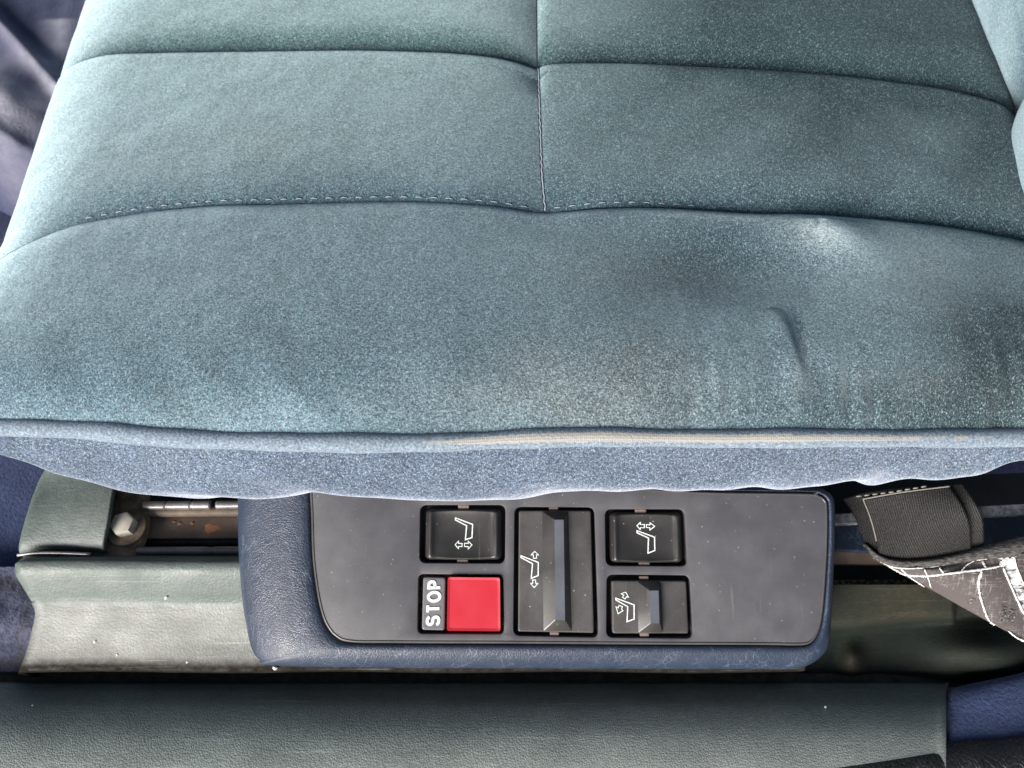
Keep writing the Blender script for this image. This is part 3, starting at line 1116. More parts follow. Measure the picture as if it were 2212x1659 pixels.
def ribbon(P, w_, th_, closed=True, wj=None):
    """flat raised line along a polyline in panel coordinates (n,3)"""
    P = np.asarray(P, float)
    n = len(P)
    L, Rr = [], []
    for i in range(n):
        p = P[i]
        a = P[i - 1] if (closed or i > 0) else None
        b = P[(i + 1) % n] if (closed or i < n - 1) else None
        d1 = (p - a)[:2] if a is not None else (b - p)[:2]
        d2 = (b - p)[:2] if b is not None else d1
        d1 = d1 / (np.linalg.norm(d1) + 1e-12)
        d2 = d2 / (np.linalg.norm(d2) + 1e-12)
        n1, n2 = np.array([-d1[1], d1[0]]), np.array([-d2[1], d2[0]])
        mm = n1 + n2
        mm = mm / (np.linalg.norm(mm) + 1e-9)
        sc = min(1.8, 1 / max(0.3, mm @ n1)) * w_ / 2 * (wj[i] if wj is not None else 1)
        L.append(np.r_[p[:2] + mm * sc, p[2]])
        Rr.append(np.r_[p[:2] - mm * sc, p[2]])
    L, Rr = np.array(L), np.array(Rr)
    up = np.array([0, 0, th_])
    V = np.vstack([L + up, Rr + up, L - up * 0.6, Rr - up * 0.6])
    F = []
    for i in range(n if closed else n - 1):
        j = (i + 1) % n
        F += [(i, n + i, n + j, j), (i, j, 2 * n + j, 2 * n + i), (n + j, n + i, 3 * n + i, 3 * n + j)]
    if not closed:
        F += [(0, 2 * n, 3 * n, n), (n - 1, 2 * n - 1, 4 * n - 1, 3 * n - 1)]
    return V, F


def merge(parts):
    V, F, o = [], [], 0
    for v, f in parts:
        V.append(np.asarray(v))
        F += [tuple(i + o for i in ff) for ff in f]
        o += len(v)
    return np.vstack(V), F


def crop(x0, l):
    return [((x0 + cx / 2.86) * 0.5486, (1950 + cy / 2.86) * 0.5486) for cx, cy in l]


def symbol(x0, shapes, zfun, parent):
    parts = []
    for s, wd in shapes:
        q = pls(crop(x0, s), 0.001)
        q = resample(np.vstack([q, q[:1]]), 61)[:-1] if False else q
        # subdivide edges so that the line follows the dished key
        qq = []
        for i in range(len(q)):
            a, b = q[i], q[(i + 1) % len(q)]
            for t in np.linspace(0, 1, 5)[:-1]:
                qq.append(a + (b - a) * t)
        qq = np.array(qq)
        qq[:, 2] = [zfun(p[0], p[1]) + 0.00012 for p in qq]
        parts.append(ribbon(qq, wd, 0.00016))
    V, F = merge(parts)
    return fixn(mk("symbol", V, F, M['white'], parent, smooth=False))


SW, AW = 0.00066, 0.00048


def rocker(quad, x0, shapes, tabs):
    h = rquad(quad, 0.003, 8)
    h = resample(np.vstack([h, h[:1]]), 121)[:-1]
    ctr = h.mean(0)
    ext = h.max(0) - h.min(0)

    def zf(a, b, d=None):
        sa = abs(a - ctr[0]) / (ext[0] / 2)
        sb = abs(b - ctr[1]) / (ext[1] / 2)
        dish = -0.0018 * (1 - np.clip(sa / 0.8, 0, 1) ** 2) * (1 - np.clip(sb / 0.86, 0, 1) ** 2)
        return 0.0007 + dish

    def hz(a, b):
        sa = (a - ctr[0]) / (ext[0] / 2)
        sb = (b - ctr[1]) / (ext[1] / 2)
        z = 0.0002 - 0.0022 * max(0, 1 - sa * sa / 0.78) ** 0.8 * max(0, 1 - (sb / 0.92) ** 2) ** 0.6
        z += 0.0011 * math.exp(-((abs(sa) - 0.84) / 0.07) ** 2) * (1 - 0.6 * sb ** 4)
        z -= 0.0034 * (max(0, (abs(sa) - 0.86) / 0.14) ** 2)
        z -= 0.0034 * (max(0, (abs(sb) - 0.84 - 0.05 * (1 - sa * sa)) / 0.14) ** 2) 
        return z
    rings = []
    for f in np.r_[np.linspace(0.03, 0.7, 9), np.linspace(0.74, 1.0, 16)]:
        q = ctr + (h - ctr) * np.array([f, f, 1])
        q[:, 2] = [hz(p[0], p[1]) for p in q]
        rings.append(q)
    rings.append(atc(h, -0.0068))
    V, F = loft(rings)
    o = fixn(mk("rocker_switch", V, F, M['switch'], panel_e))
    zs = hz
    symbol(x0, shapes, zs, o)
    for (u, v) in tabs:
        V, F = box_from([(u - 12, v - 4), (u + 12, v - 4), (u + 12, v + 4), (u - 12, v + 4)], 0.0008, -0.0072, -0.0016, 0.0004)
        fixn(mk("pivot_tab", V, F, M['tab'], o, smooth=False))
    return o


rocker([(919, 1099), (1084, 1099), (1084, 1210), (917, 1210)], 1640,
       [([(437, 257), (630, 330), (622, 480), (548, 503), (562, 345), (437, 280)], SW),
        ([(432, 560), (470, 518), (470, 545), (510, 545), (510, 580), (470, 580), (470, 605)], AW),
        ([(622, 562), (580, 520), (580, 545), (538, 543), (538, 580), (580, 582), (580, 610)], AW)], [(1001, 1095), (999, 1213)])
rocker([(1318, 1107), (1472, 1107), (1477, 1216), (1319, 1216)], 2340,
       [([(490, 402), (688, 475), (690, 625), (612, 655), (620, 485), (490, 425)], SW),
        ([(488, 345), (525, 305), (525, 330), (572, 332), (572, 368), (525, 368), (525, 390)], AW),
        ([(688, 352), (635, 310), (635, 335), (595, 332), (595, 365), (635, 368), (635, 395)], AW)], [(1385, 1104), (1393, 1219)])


def slider(body, ridge, topf, x0, shapes, tabs):
    """flat key with a raised ridge; ridge = foot quad, topf = its narrow top"""
    V, F = box_from(body, 0.0014, -0.0068, 0.0004, 0.0005)
    o = fixn(mk("slider_switch", V, F, M['slider'], panel_e))
    edge_split(o, 40)
    C1 = 0.0050
    a = rquad(ridge, 0.0006, 3)
    b = rquad(topf, 0.0005, 3)
    b = b + (pl(*topf[0], c=C1) - pl(*topf[0], c=0))   # stands above the key, so keep its place as seen
    V, F = loft([atc(offset(b, 0.0005), C1), atc(b, C1 - 0.0003), atc(a, 0.0002)])
    lv = fixn(mk("lever", V, F, M['switch'], o))
    lv.data.materials.append(M['lever'])
    for p in lv.data.polygons:
        if p.normal.z > 0.97:
            p.material_index = 1
    edge_split(lv, 25)
    symbol(x0, shapes, lambda a, b: 0.0004, o)
    for (u, v) in tabs:
        V, F = box_from([(u - 10, v - 4), (u + 10, v - 4), (u + 10, v + 4), (u - 10, v + 4)], 0.0008, -0.0072, -0.0012, 0.0004)
        fixn(mk("pivot_tab", V, F, M['tab'], o, smooth=False))
    return o


slider([(1121, 1103), (1276, 1103), (1283, 1367), (1119, 1364)], [(1170, 1104), (1228, 1104), (1236, 1364), (1173, 1363)], [(1196, 1121), (1219, 1121), (1222, 1340), (1198, 1338)], 1980,
       [([(205, 682), (400, 757), (397, 905), (320, 937), (335, 772), (205, 702)], SW),
        ([(360, 632), (403, 672), (380, 672), (380, 710), (345, 710), (345, 672), (318, 672)], AW),
        ([(353, 1040), (312, 992), (337, 992), (337, 955), (370, 955), (370, 992), (397, 992)], AW)], [(1196, 1099), (1198, 1370)])
slider([(1321, 1254), (1482, 1255), (1487, 1368), (1323, 1368)], [(1374, 1254), (1425, 1255), (1432, 1367), (1378, 1367)], [(1401, 1274), (1424, 1274), (1426, 1348), (1404, 1347)], 2340,
       [([(245, 1160), (450, 1235), (450, 1395), (370, 1425), (378, 1255), (245, 1180)], SW),
        ([(355, 1092), (388, 1150), (365, 1143), (348, 1170), (318, 1150), (335, 1125), (303, 1110)], AW),
        ([(270, 1335), (325, 1300), (308, 1285), (318, 1255), (280, 1240), (270, 1270), (245, 1255)], AW)], [(1392, 1249), (1393, 1372)])

# STOP tile and red button
V, F = box_from([(914, 1247), (962, 1248), (960, 1362), (911, 1361)], 0.0016, -0.0075, -0.0006, 0.0005)
tile = fixn(mk("sign_tile", V, F, M['tile'], panel_e))
edge_split(tile, 40)
A0, A1 = pl(919, 1355), pl(924, 1251)      # foot line of the word, from S to P
B0 = pl(949, 1354)
run = A1 - A0
hgt = A0 - B0
st = np.linspace(0, 1, 13)
arc = lambda cx, cy, rx, ry, a0, a1, n=10: [(cx + rx * math.cos(R(a)), cy + ry * math.sin(R(a))) for a in np.linspace(a0, a1, n)]
LET = {
    'S': ([[*arc(0.5, 0.76, 0.4, 0.24, 10, 90, 5), *arc(0.42, 0.76, 0.34, 0.24, 100, 265, 9), *arc(0.55, 0.26, 0.34, 0.26, 85, -80, 9), *arc(0.45, 0.25, 0.4, 0.25, -90, -170, 5)]], [False]),
    'T': ([[(0.05, 1), (0.95, 1)], [(0.5, 1.0), (0.5, 0)]], [False, False]),
    'O': ([arc(0.5, 0.5, 0.46, 0.5, 0, 350, 24)], [True]),
    'P': ([[(0.1, 0), (0.1, 1), (0.55, 1), *arc(0.58, 0.74, 0.32, 0.26, 80, -80, 9), (0.55, 0.48), (0.1, 0.48)]], [False]),
}
xw = [0.01, 0.275, 0.50, 0.775, 1.0]
foot = B0
for i, ch in enumerate("STOP"):
    parts = []
    for pl_, cl in zip(*LET[ch]):
        q = []
        for lx, ly in pl_:
            tx = xw[i] + (xw[i + 1] - xw[i]) * (0.10 + 0.72 * lx)
            p = foot + run * tx + hgt * (0.06 + 0.84 * ly)
            q.append((p[0], p[1], -0.0006 + 0.0001))
        parts.append(ribbon(q, 0.00175, 0.0003 + 0.00002 * len(parts), cl))
    V, F = merge(parts)
    fixn(mk("letter", V, F, M['white'], tile, smooth=False))
h = rquad([(968, 1246), (1080, 1247), (1081, 1362), (966, 1361)], 0.0016, 6)
ctr = h.mean(0)
half = (h.max(0) - h.min(0)) / 2
ins = lambda d: ctr + (h - ctr) * np.array([1 - d / half[0], 1 - d / half[1], 1])
rings = [atc(ins(half.min() * q), 0.0021 + 0.0006 * (1 - q) ** 2) for q in (0.98, 0.8, 0.6, 0.4, 0.2, 0.115)]
rings += [atc(ins(0.0014), 0.00215), atc(ins(0.0004), 0.0015), atc(ins(0.00005), 0.0008), atc(h, -0.0075)]
V, F = loft(rings)
edge_split(fixn(mk("stop_button", V, F, M['red'], panel_e)), 32)

# ------------------------------------------------------------------ trim along the seat rail (left and under the panel)
def prof_yz(l):
    out = []
    for v, z in l:
        p = at(1106, v, z)
        out.append((p[1], p[2]))
    return np.array(out)


tp = prof_yz([(1196, -0.165), (1203, -0.142), (1208, -0.1375), (1216, -0.136), (1232, -0.1375), (1250, -0.142), (1275, -0.150), (1295, -0.157), (1308, -0.1605), (1330, -0.164), (1380, -0.172), (1425, -0.180), (1443, -0.186), (1452, -0.194), (1453, -0.240)])
tpr = catmull(tp, 90)
vv = np.interp(np.linspace(0, 1, 90), np.linspace(0, 1, 15), [1196, 1203, 1208, 1216, 1232, 1250, 1275, 1295, 1308, 1330, 1380, 1425, 1443, 1452, 1453])
nx = 160
P = np.zeros((nx, 90, 3))
dust = np.zeros((nx, 90))
grime_shade = np.zeros((nx, 90))
xr = at(1745, 1430, -0.18)[0]
for j in range(90):
    ul = np.interp(vv[j], [1196, 1215, 1240, 1290, 1310, 1330, 1400, 1450, 1470], [40, 18, 20, 52, 64, 66, 50, 32, 26])
    zz = tpr[j, 1] - S
    xl = at(ul, vv[j], zz)[0]
    s = np.linspace(0, 1, nx) ** 1.8
    x = xl + (xr - xl) * s
    d = x - xl
    r_ = 0.010
    dn = np.where(d < r_, r_ - np.sqrt(np.maximum(r_ ** 2 - (r_ - np.minimum(d, r_)) ** 2, 0)), 0)
    P[:, j, 0] = x
    P[:, j, 1] = tpr[j, 0] + 0.0005 * np.sin(x * 40)
    P[:, j, 2] = tpr[j, 1] - dn * (0.6 if vv[j] > 1300 else 1.0)
    grime_shade[:, j] = np.interp(vv[j], [1370, 1418, 1438], [0, 0.45, 1.0])  # shade by the crease put into the colour, along with dirt
    dust[:, j] = np.interp(vv[j], [1200, 1225, 1300, 1318, 1425, 1446], [0.25, 0.15, 0.10, 0.95, 0.85, 0.0])
sk = P[0:1].copy()
sk[..., 2] -= 0.06
P = np.concatenate([sk, P], 0)
dust = np.concatenate([dust[:1], dust], 0)
grime_shade = np.concatenate([grime_shade[:1], grime_shade], 0)
P[..., 2] += 0.0006 * lump(P[..., 0] * 25, P[..., 1] * 60, 8)
tr = gridmesh("rail_trim", P, M['trim'], attrs={"dust": dust, "grime_shade": grime_shade})
fixn(tr)
tag(tr, "long grey-green plastic trim with rounded top edge beneath the switch panel", "plastic trim")

# lower sill: a soft ridge that rises from the dark crease towards the viewer
sp = prof_yz([(1474, -0.300), (1473, -0.235), (1475, -0.214), (1485, -0.206), (1502, -0.198), (1525, -0.190), (1570, -0.183), (1620, -0.180), (1680, -0.180), (1760, -0.184), (1900, -0.20), (2300, -0.25)])
spr = catmull(sp, 80)
xa, xb = -0.6, at(2050, 1560, -0.195)[0]
X = np.linspace(0, 1, 200)
P = np.zeros((len(X), 80, 3))
vp = project(np.stack([np.zeros(80), spr[:, 0], spr[:, 1]], 1))[1]
for j in range(80):
    xe = at(2049 + max(0, 1500 - vp[j]) * 0.25, min(max(vp[j], 1476), 1760), spr[j, 1] - S)[0]
    x = xa + (xe - xa) * X ** 0.7
    dl = xe - x
    P[:, j, 0] = x
    P[:, j, 1] = spr[j, 0]
    P[:, j, 2] = spr[j, 1] + 0.0030 * np.exp(-((dl - 0.003) / 0.0025) ** 2) - np.where(dl > 0.0008, 0, 0.003)
ed = P[-1:].copy()
ed[..., 2] -= 0.03
P = np.concatenate([P, ed], 0)
P[..., 2] += 0.0009 * lump(P[..., 0] * 14, P[..., 1] * 30, 18)
dd = 0.35 * np.clip((np.arange(80) - 20) / 30, 0, 1)[None] * np.ones((len(P), 1)) * (0.5 + 0.5 * np.sin(P[..., 0] * 9))
si = gridmesh("sill_cover", P, M['sill'], attrs={"dust": np.clip(dd, 0, 1)})
fixn(si)
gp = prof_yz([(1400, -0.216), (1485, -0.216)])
gap = mk("crease_floor", [(-0.6, gp[0, 0], gp[0, 1]), (0.5, gp[0, 0], gp[0, 1]), (0.5, gp[1, 0], gp[1, 1]), (-0.6, gp[1, 0], gp[1, 1])], [(3, 2, 1, 0)], M['crease'], si, smooth=False)  # dark sheet standing in for the shade between trim and sill
tag(si, "scuffed grey leather-grained plastic sill cover along the bottom of the view", "sill cover")

# small blue carpet edge over the sill at the right
q = [[(2046, 1660), (2052, 1560), (2060, 1510), (2078, 1484), (2110, 1474), (2212, 1452), (2420, 1400)]]
top_e = catmull(pts(q[0], -0.186), 80)
bot_e = catmull(pts([(2040, 1720), (2110, 1720), (2200, 1720), (2300, 1700), (2420, 1690)], -0.186), 80)
P = np.zeros((80, 40, 3))
for j, t in enumerate(np.linspace(0, 1, 40)):
    P[:, j] = top_e * (1 - t) + bot_e * t
    rr = min(1, t / 0.18)
    P[:, j, 2] -= 0.007 * (1 - math.sqrt(max(0, 1 - (1 - rr) ** 2)))
P[..., 2] += 0.001 * lump(P[..., 0] * 60, P[..., 1] * 60, 31)
ed = P[:, :1].copy()
ed[..., 2] -= 0.03
P = np.concatenate([ed, P], 1)
cb = gridmesh("carpet_edge", P, M['carpet_blue'], attrs={"worn": np.zeros(P.shape[:2])}, flip=False)
fixn(cb)
tag(cb, "rounded piece of bright blue carpet at the right end of the sill", "carpet")

# speckled carpet at the left end of the trim
P = np.zeros((60, 60, 3))
for i, u in enumerate(np.linspace(-260, 95, 60)):
    for j, v in enumerate(np.linspace(1225, 1452, 60)):
        P[i, j] = at(u, v, -0.212)
a, b = np.meshgrid(np.linspace(-260, 95, 60), np.linspace(1225, 1452, 60), indexing='ij')
P[..., 2] += 0.010 * np.exp(-((b - 1350) / 70.) ** 2) + 0.0005 * lump(a / 14, b / 14, 41)
wn = np.clip(0.7 * np.exp(-((b - 1262) / 18.) ** 2) + 0.6 * np.exp(-((b - 1445) / 18.) ** 2) + 0.4 * np.exp(-((a - 66 + (b - 1350) * 0.2) / 14.) ** 2), 0, 1)
cl = gridmesh("carpet_edge", P, M['carpet_lit'], attrs={"worn": wn}, flip=True)
fixn(cl)
tag(cl, "small patch of dusty speckled grey-blue carpet at the left end of the trim", "carpet")

# deep blue side carpet left of the end cap
P = np.zeros((40, 40, 3))
for i, u in enumerate(np.linspace(-300, 300, 40)):
    for j, v in enumerate(np.linspace(880, 1300, 40)):
        P[i, j] = at(u, v, -0.225)
P[..., 2] += 0.002 * lump(P[..., 0] * 40, P[..., 1] * 40, 43)
cs = gridmesh("side_carpet", P, M['carpet_blue'], attrs={"worn": np.zeros((40, 40))}, flip=True)
fixn(cs)
tag(cs, "deep blue carpet in the gap left of the grey-green end cap", "carpet")


def patch(top, right, bottom, left, n=40, m=40):
    """Coons patch of four polylines: top and bottom left to right, left and right top to bottom"""
    T, B = resample(catmull(top, 120), n), resample(catmull(bottom, 120), n)
    L, Rr = resample(catmull(left, 120), m), resample(catmull(right, 120), m)
    s = np.linspace(0, 1, n)[:, None, None]
    t = np.linspace(0, 1, m)[None, :, None]
    return (1 - t) * T[:, None] + t * B[:, None] + (1 - s) * L[None] + s * Rr[None] - ((1 - s) * (1 - t) * T[0] + s * (1 - t) * T[-1] + (1 - s) * t * B[0] + s * t * B[-1])


def P3(l):
    return np.array([at(*q) for q in l])


# ------------------------------------------------------------------ end cap of the rail
cap = empty("rail_end_cap", at(130, 1190, -0.17))
CO = np.array(cap.location)
tag(cap, "faded grey-green plastic cap over the left end of the seat rail", "end cap")
P = patch(P3([(92, 1005, -0.1390), (150, 1000, -0.1330), (210, 1004, -0.1330), (258, 1012, -0.1340)]),
          P3([(258, 1012, -0.1340), (247, 1070, -0.1345), (237, 1130, -0.1370), (224, 1188, -0.1430)]),
          P3([(24, 1189, -0.1420), (80, 1184, -0.1430), (150, 1184, -0.1430), (224, 1188, -0.1430)]),
          P3([(92, 1005, -0.1390), (72, 1040, -0.1420), (46, 1110, -0.1380), (24, 1189, -0.1420)]), 60, 60)
s, t = np.meshgrid(np.linspace(0, 1, 60), np.linspace(0, 1, 60), indexing='ij')
P[..., 2] -= 0.007 * np.exp(-s / 0.035) + 0.004 * np.exp(-(1 - t) / 0.04) - 0.003 * np.exp(-((1 - s) / 0.4) ** 2)
lo = []
for dz, grow in ((0.006, -.0008), (0.05, -.003)):
    pass
F = grid_faces(60, 60)
V = P.reshape(-1, 3)
rim = [i * 60 for i in range(60)][::-1] + [j for j in range(1, 60)] + [59 * 60]
loop = [j for j in range(60)] + [i * 60 + 59 for i in range(1, 60)] + [59 * 60 + j for j in range(58, -1, -1)] + [i * 60 for i in range(58, 0, -1)]
base = V[loop].copy()
base[:, 2] = base[:, 2] - np.where(np.array(loop) >= 59 * 60, 0.004, 0.022)
nv = len(V)
V = np.vstack([V, base])
for i in range(len(loop)):
    j = (i + 1) % len(loop)
    F.append((loop[i], loop[j], nv + j, nv + i))
o = mk("cap_shell", V, F, M['trim'], cap, attrs={"dust": np.r_[np.clip(0.15 + 0.5 * t * s, 0, 1).ravel(), np.zeros(len(base))]})
fixn(child(o, CO))
# thin lip under the cap
lipp = catmull(P3([(38, 1199, -.1415), (70, 1195, -.1405), (120, 1194, -.140), (196, 1197, -.140)]), 30)
V, F = tube(lipp, 0.0010, 8)
child(mk("lip", V, F, M['rod'], cap), CO)
for u in (122, 168):
    p = at(u, 1199, -.1408)
    V, F = tube([p - [0.0012, 0, 0], p + [0.0012, 0, 0]], 0.0011, 6)
    child(mk("notch", V, F, M['void'], cap), CO)

# ------------------------------------------------------------------ seat rail
rail = empty("seat_rail", at(400, 1150, -0.19))
RO = np.array(rail.location)
tag(rail, "greasy steel seat rail with hex bolt and rust spots left of the switch panel", "seat rail")


def strip(name, l, m, parent, off, th_=0.004, n=40):
    """bar whose upper face runs between two pixel lines; l = ((u0,v0,v1),(u1,v0,v1)), z"""
    (u0, a0, b0), (u1, a1, b1), z = l
    ca = np.array([at(u0, a0, z), at(u1, a1, z), at(u1, b1, z), at(u0, b0, z)])
    bv = 0.0008
    ctr = ca.mean(0)
    V = []
    up = np.array([0, 0, 1.0])
    ins = [p + (ctr - p) / np.linalg.norm(ctr - p) * bv for p in ca]
    V += ins
    V += [p - up * bv for p in ca]
    V += [p - up * th_ for p in ca]
    F = [(0, 1, 2, 3)] + [(i, i + 4, (i + 1) % 4 + 4, (i + 1) % 4) for i in range(4)] + [(i + 4, i + 8, (i + 1) % 4 + 8, (i + 1) % 4 + 4) for i in range(4)]
    return child(fixn(mk(name, V, F, m, parent, smooth=False)), off)


def rod(u0, v0, u1, v1, z, r_, m, name="guide_rod", groove=()):
    p, q = at(u0, v0, z), at(u1, v1, z)
    n = 60
    ts = np.linspace(0, 1, n)
    path = p + (q - p) * ts[:, None]
    rr = np.full(n, r_)
    for g in groove:
        rr = rr * (1 - 0.25 * np.exp(-((ts - g) / 0.012) ** 2))
    V, F = tube(path, rr, 16)
    return child(mk(name, V, F, m, rail), RO)


rod(310, 1093, 455, 1091, -0.150, 0.0030, M['rod'], groove=(0.35, 0.72))
rod(468, 1091, 700, 1089, -0.150, 0.0028, M['rod'])
rod(300, 1107, 700, 1104, -0.156, 0.0034, M['rail'], "rail_lip")
strip("rail_channel", ((290, 1118, 1163), (700, 1116, 1160), -0.160), M['rail'], rail, RO)
rod(290, 1172, 700, 1170, -0.166, 0.0028, M['darksteel'], "rail_lip")
rod(292, 1190, 700, 1188, -0.154, 0.0027, M['rod'], groove=(0.4,))
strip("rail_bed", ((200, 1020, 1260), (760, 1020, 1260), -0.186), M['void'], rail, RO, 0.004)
for (u, v, rx, ry, sd) in ((458, 1141, 19, 11, 1), (388, 1131, 6, 4, 2), (376, 1127, 5, 3, 3), (415, 1130, 5, 4, 4)):
    c = at(u, v, -0.160)
    ang = np.linspace(0, 2 * np.pi, 22, endpoint=False)
    rj = 1 + 0.16 * np.sin(ang * 3 + sd) + 0.08 * np.sin(ang * 7 + 2 * sd)
    ring = np.stack([c[0] + rx * 0.00029 * rj * np.cos(ang), c[1] + ry * 0.00031 * rj * np.sin(ang), np.full(22, c[2] + 0.0001)], 1)
    mid_ = ring * 0.6 + c * 0.4
    mid_[:, 2] = c[2] + 0.0007
    V, F = loft([mid_, ring])
    child(fixn(mk("rust_spot", V, F, M['rustspot'], rail)), RO)
# bracket with bolt
b0 = P3([(238, 1050, -.152), (310, 1060, -.152), (314, 1092, -.152), (317, 1122, -.152), (308, 1165, -.152), (296, 1185, -.152), (284, 1204, -.152), (200, 1204, -.152), (225, 1120, -.152)])
ring = catmull(b0, 70, True)
lowr = ring.copy(); lowr[:, 2] -= 0.006
topr = ring + (ring.mean(0) - ring) * 0.03; topr[:, 2] += 0.0008
V, F = loft([topr, ring, lowr])
brk = fixn(mk("bracket", V, F, M['rust'], rail)); child(brk, RO)
bc = at(276, 1141, -.151)
ang = np.linspace(0, 2 * np.pi, 40, endpoint=False)


def disc(c, r_, z0, z1, n=40, bev=0.0006, rot=0.0, m=None, name="x", parent=None, off=RO):
    ang = np.linspace(0, 2 * np.pi, n, endpoint=False) + rot
    cs = np.stack([np.cos(ang), np.sin(ang), np.zeros(n)], 1)
    rings = [c + cs * (r_ - bev * 1.5) + [0, 0, z1], c + cs * (r_ - bev * 0.4) + [0, 0, z1 - bev * 0.4], c + cs * r_ + [0, 0, z1 - bev], c + cs * r_ + [0, 0, z0]]
    V, F = loft(rings)
    o = fixn(mk(name, V, F, m, parent))
    edge_split(o, 35)
    return child(o, off)


disc(bc, 0.0128, 0, 0.0026, m=M['rust'], name="washer", parent=rail)
bt = disc(bc + np.array([0.0, 0.0005, 0]), 0.0080, 0.0026, 0.0105, n=6, bev=0.0011, rot=0.3, m=M['bolt'], name="bolt", parent=rail)
disc(at(262, 1068, -.15), 0.0035, -0.002, 0.0015, n=16, m=M['rust'], name="rivet", parent=rail)

# ------------------------------------------------------------------ rail cover and rear trim at the right of the panel
rc = empty("rear_rail_cover", at(2000, 1150, -0.19))
QO = np.array(rc.location)
tag(rc, "shadowed navy rail cover with worn grey flange behind the black strap", "rail cover")
strip("flange", ((1780, 1112, 1132), (2400, 1079, 1099), -0.142), M['speckle'], rc, QO, 0.006)
strip("cover_plate", ((1806, 1132, 1186), (2420, 1105, 1220), -0.160), M['housing'], rc, QO, 0.006)
strip("lower_plate", ((1760, 1178, 1217), (2420, 1160, 1217), -0.172), M['rail'], rc, QO, 0.006)
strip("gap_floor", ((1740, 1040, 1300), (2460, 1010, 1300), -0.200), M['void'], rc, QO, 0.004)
strip("grimy_edge", ((1760, 1253, 1262), (2200, 1250, 1262), -0.168), M['grime_shade'], rc, QO, 0.006)

nu, nv_ = 150, 120
UU = np.linspace(1720, 2460, nu)
VV = np.linspace(1262, 1500, nv_)
P = np.zeros((nu, nv_, 3))
du = np.zeros((nu, nv_))
for i, u in enumerate(UU):
    step = np.interp(u, [1720, 1850, 1950, 2060, 2460], [1362, 1355, 1340, 1336, 1330])
    for j, v in enumerate(VV):
        e = 1 / (1 + math.exp(-(v - step) / 3.5))
        z = -0.163 - 0.012 * (v - 1262) / 90 - 0.026 * e
        if u > 2058:
            z -= 0.022 * (1 - e)
        bump = 0.024 * math.exp(-(((u - 2130) / 125) ** 2 + ((v - 1415) / 62) ** 2))
        z += bump * e * 1.0
        z += 0.010 * math.exp(-(((u - 1842) / 24) ** 2 + ((v - 1425) / 32) ** 2))
        z -= 0.012 * np.clip((v - 1450) / 40, 0, 1)
        P[i, j] = at(u, v, z)
        du[i, j] = 0.75 * (1 - e) * (0.5 + 0.5 * math.exp(-((u - 1960) / 70) ** 2)) + 0.75 * math.exp(-(((u - 1842) / 26) ** 2 + ((v - 1425) / 40) ** 2)) + 0.25 * math.exp(-(((u - 2080) / 60) ** 2 + ((v - 1440) / 40) ** 2))
ed = P[:, :1].copy(); ed[..., 2] -= 0.03
P = np.concatenate([ed, P], 1)
du = np.concatenate([du[:, :1], du], 1)
rt = gridmesh("rear_trim", P, M['rear'], attrs={"dust": np.clip(du, 0, 1)})
fixn(rt)
tag(rt, "dark olive moulded trim with a rounded bump under the hanging strap", "plastic trim")

# ------------------------------------------------------------------ strap
strap = empty("belt_strap", at(2010, 1200, -0.14))
TO = np.array(strap.location)
tag(strap, "black woven strap with a cracked white-edged cover hanging by the rail", "strap")


def cs_(l, z):
    """points of the strap close-up in photograph pixels"""
    out = []
    for q in l:
        cx, cy = q[0], q[1]
        zz = q[2] if len(q) > 2 else z
        out.append(at((3300 + cx / 2.44) * 0.5486, (1880 + cy / 2.44) * 0.5486, zz))
    return np.array(out)


def thick(name, P, m, th_, attrs=None, flip=False):
    o = gridmesh(name, P, m, strap, attrs=attrs)
    child(fixn(o), TO)
    md = o.modifiers.new("thickness", 'SOLIDIFY')
    md.thickness = th_
    md.offset = 0
    return o


web = patch(cs_([(50, 205, -.118), (300, 140, -.110), (700, 95, -.105), (1190, 60, -.104)], 0),
            cs_([(1190, 60, -.104), (1270, 250, -.112), (1340, 420, -.121), (1395, 690, -.136)], 0),
            cs_([(350, 790, -.142), (600, 850, -.143), (950, 830, -.142), (1395, 690, -.136)], 0),
            cs_([(50, 205, -.118), (140, 360, -.127), (230, 590, -.136), (350, 790, -.142)], 0), 50, 50)
s, t = np.meshgrid(np.linspace(0, 1, 50), np.linspace(0, 1, 50), indexing='ij')
web[..., 2] += 0.004 * np.sin(np.pi * t) * (0.4 + s)
thick("webbing", web, M['webbing'], 0.0016)
# folded-over layer, stitched on top
web2 = patch(cs_([(230, 215, -.112), (600, 150, -.1055), (1060, 92, -.102)], 0),
             cs_([(1060, 92, -.102), (1130, 260, -.109), (1200, 450, -.118), (1270, 700, -.133)], 0),
             cs_([(390, 770, -.139), (700, 810, -.139), (1270, 700, -.133)], 0),
             cs_([(230, 215, -.112), (300, 430, -.124), (390, 770, -.139)], 0), 40, 40)
s2, t2 = np.meshgrid(np.linspace(0, 1, 40), np.linspace(0, 1, 40), indexing='ij')
web2[..., 2] += 0.004 * np.sin(np.pi * t2) * (0.4 + s2) + 0.0008
thick("folded_layer", web2, M['webbing'], 0.0014)
edge = np.vstack([web2[:, 0]]) + [0, 0, 0.0007]
V, F = tube(edge, 0.0005, 6)
child(mk("hem_thread", V, F, M['darkthread'], strap), TO)
V, F = tube(web2[0, :30] + [0, 0, 0.0007], 0.0004, 6)
child(mk("hem_thread", V, F, M['darkthread'], strap), TO)
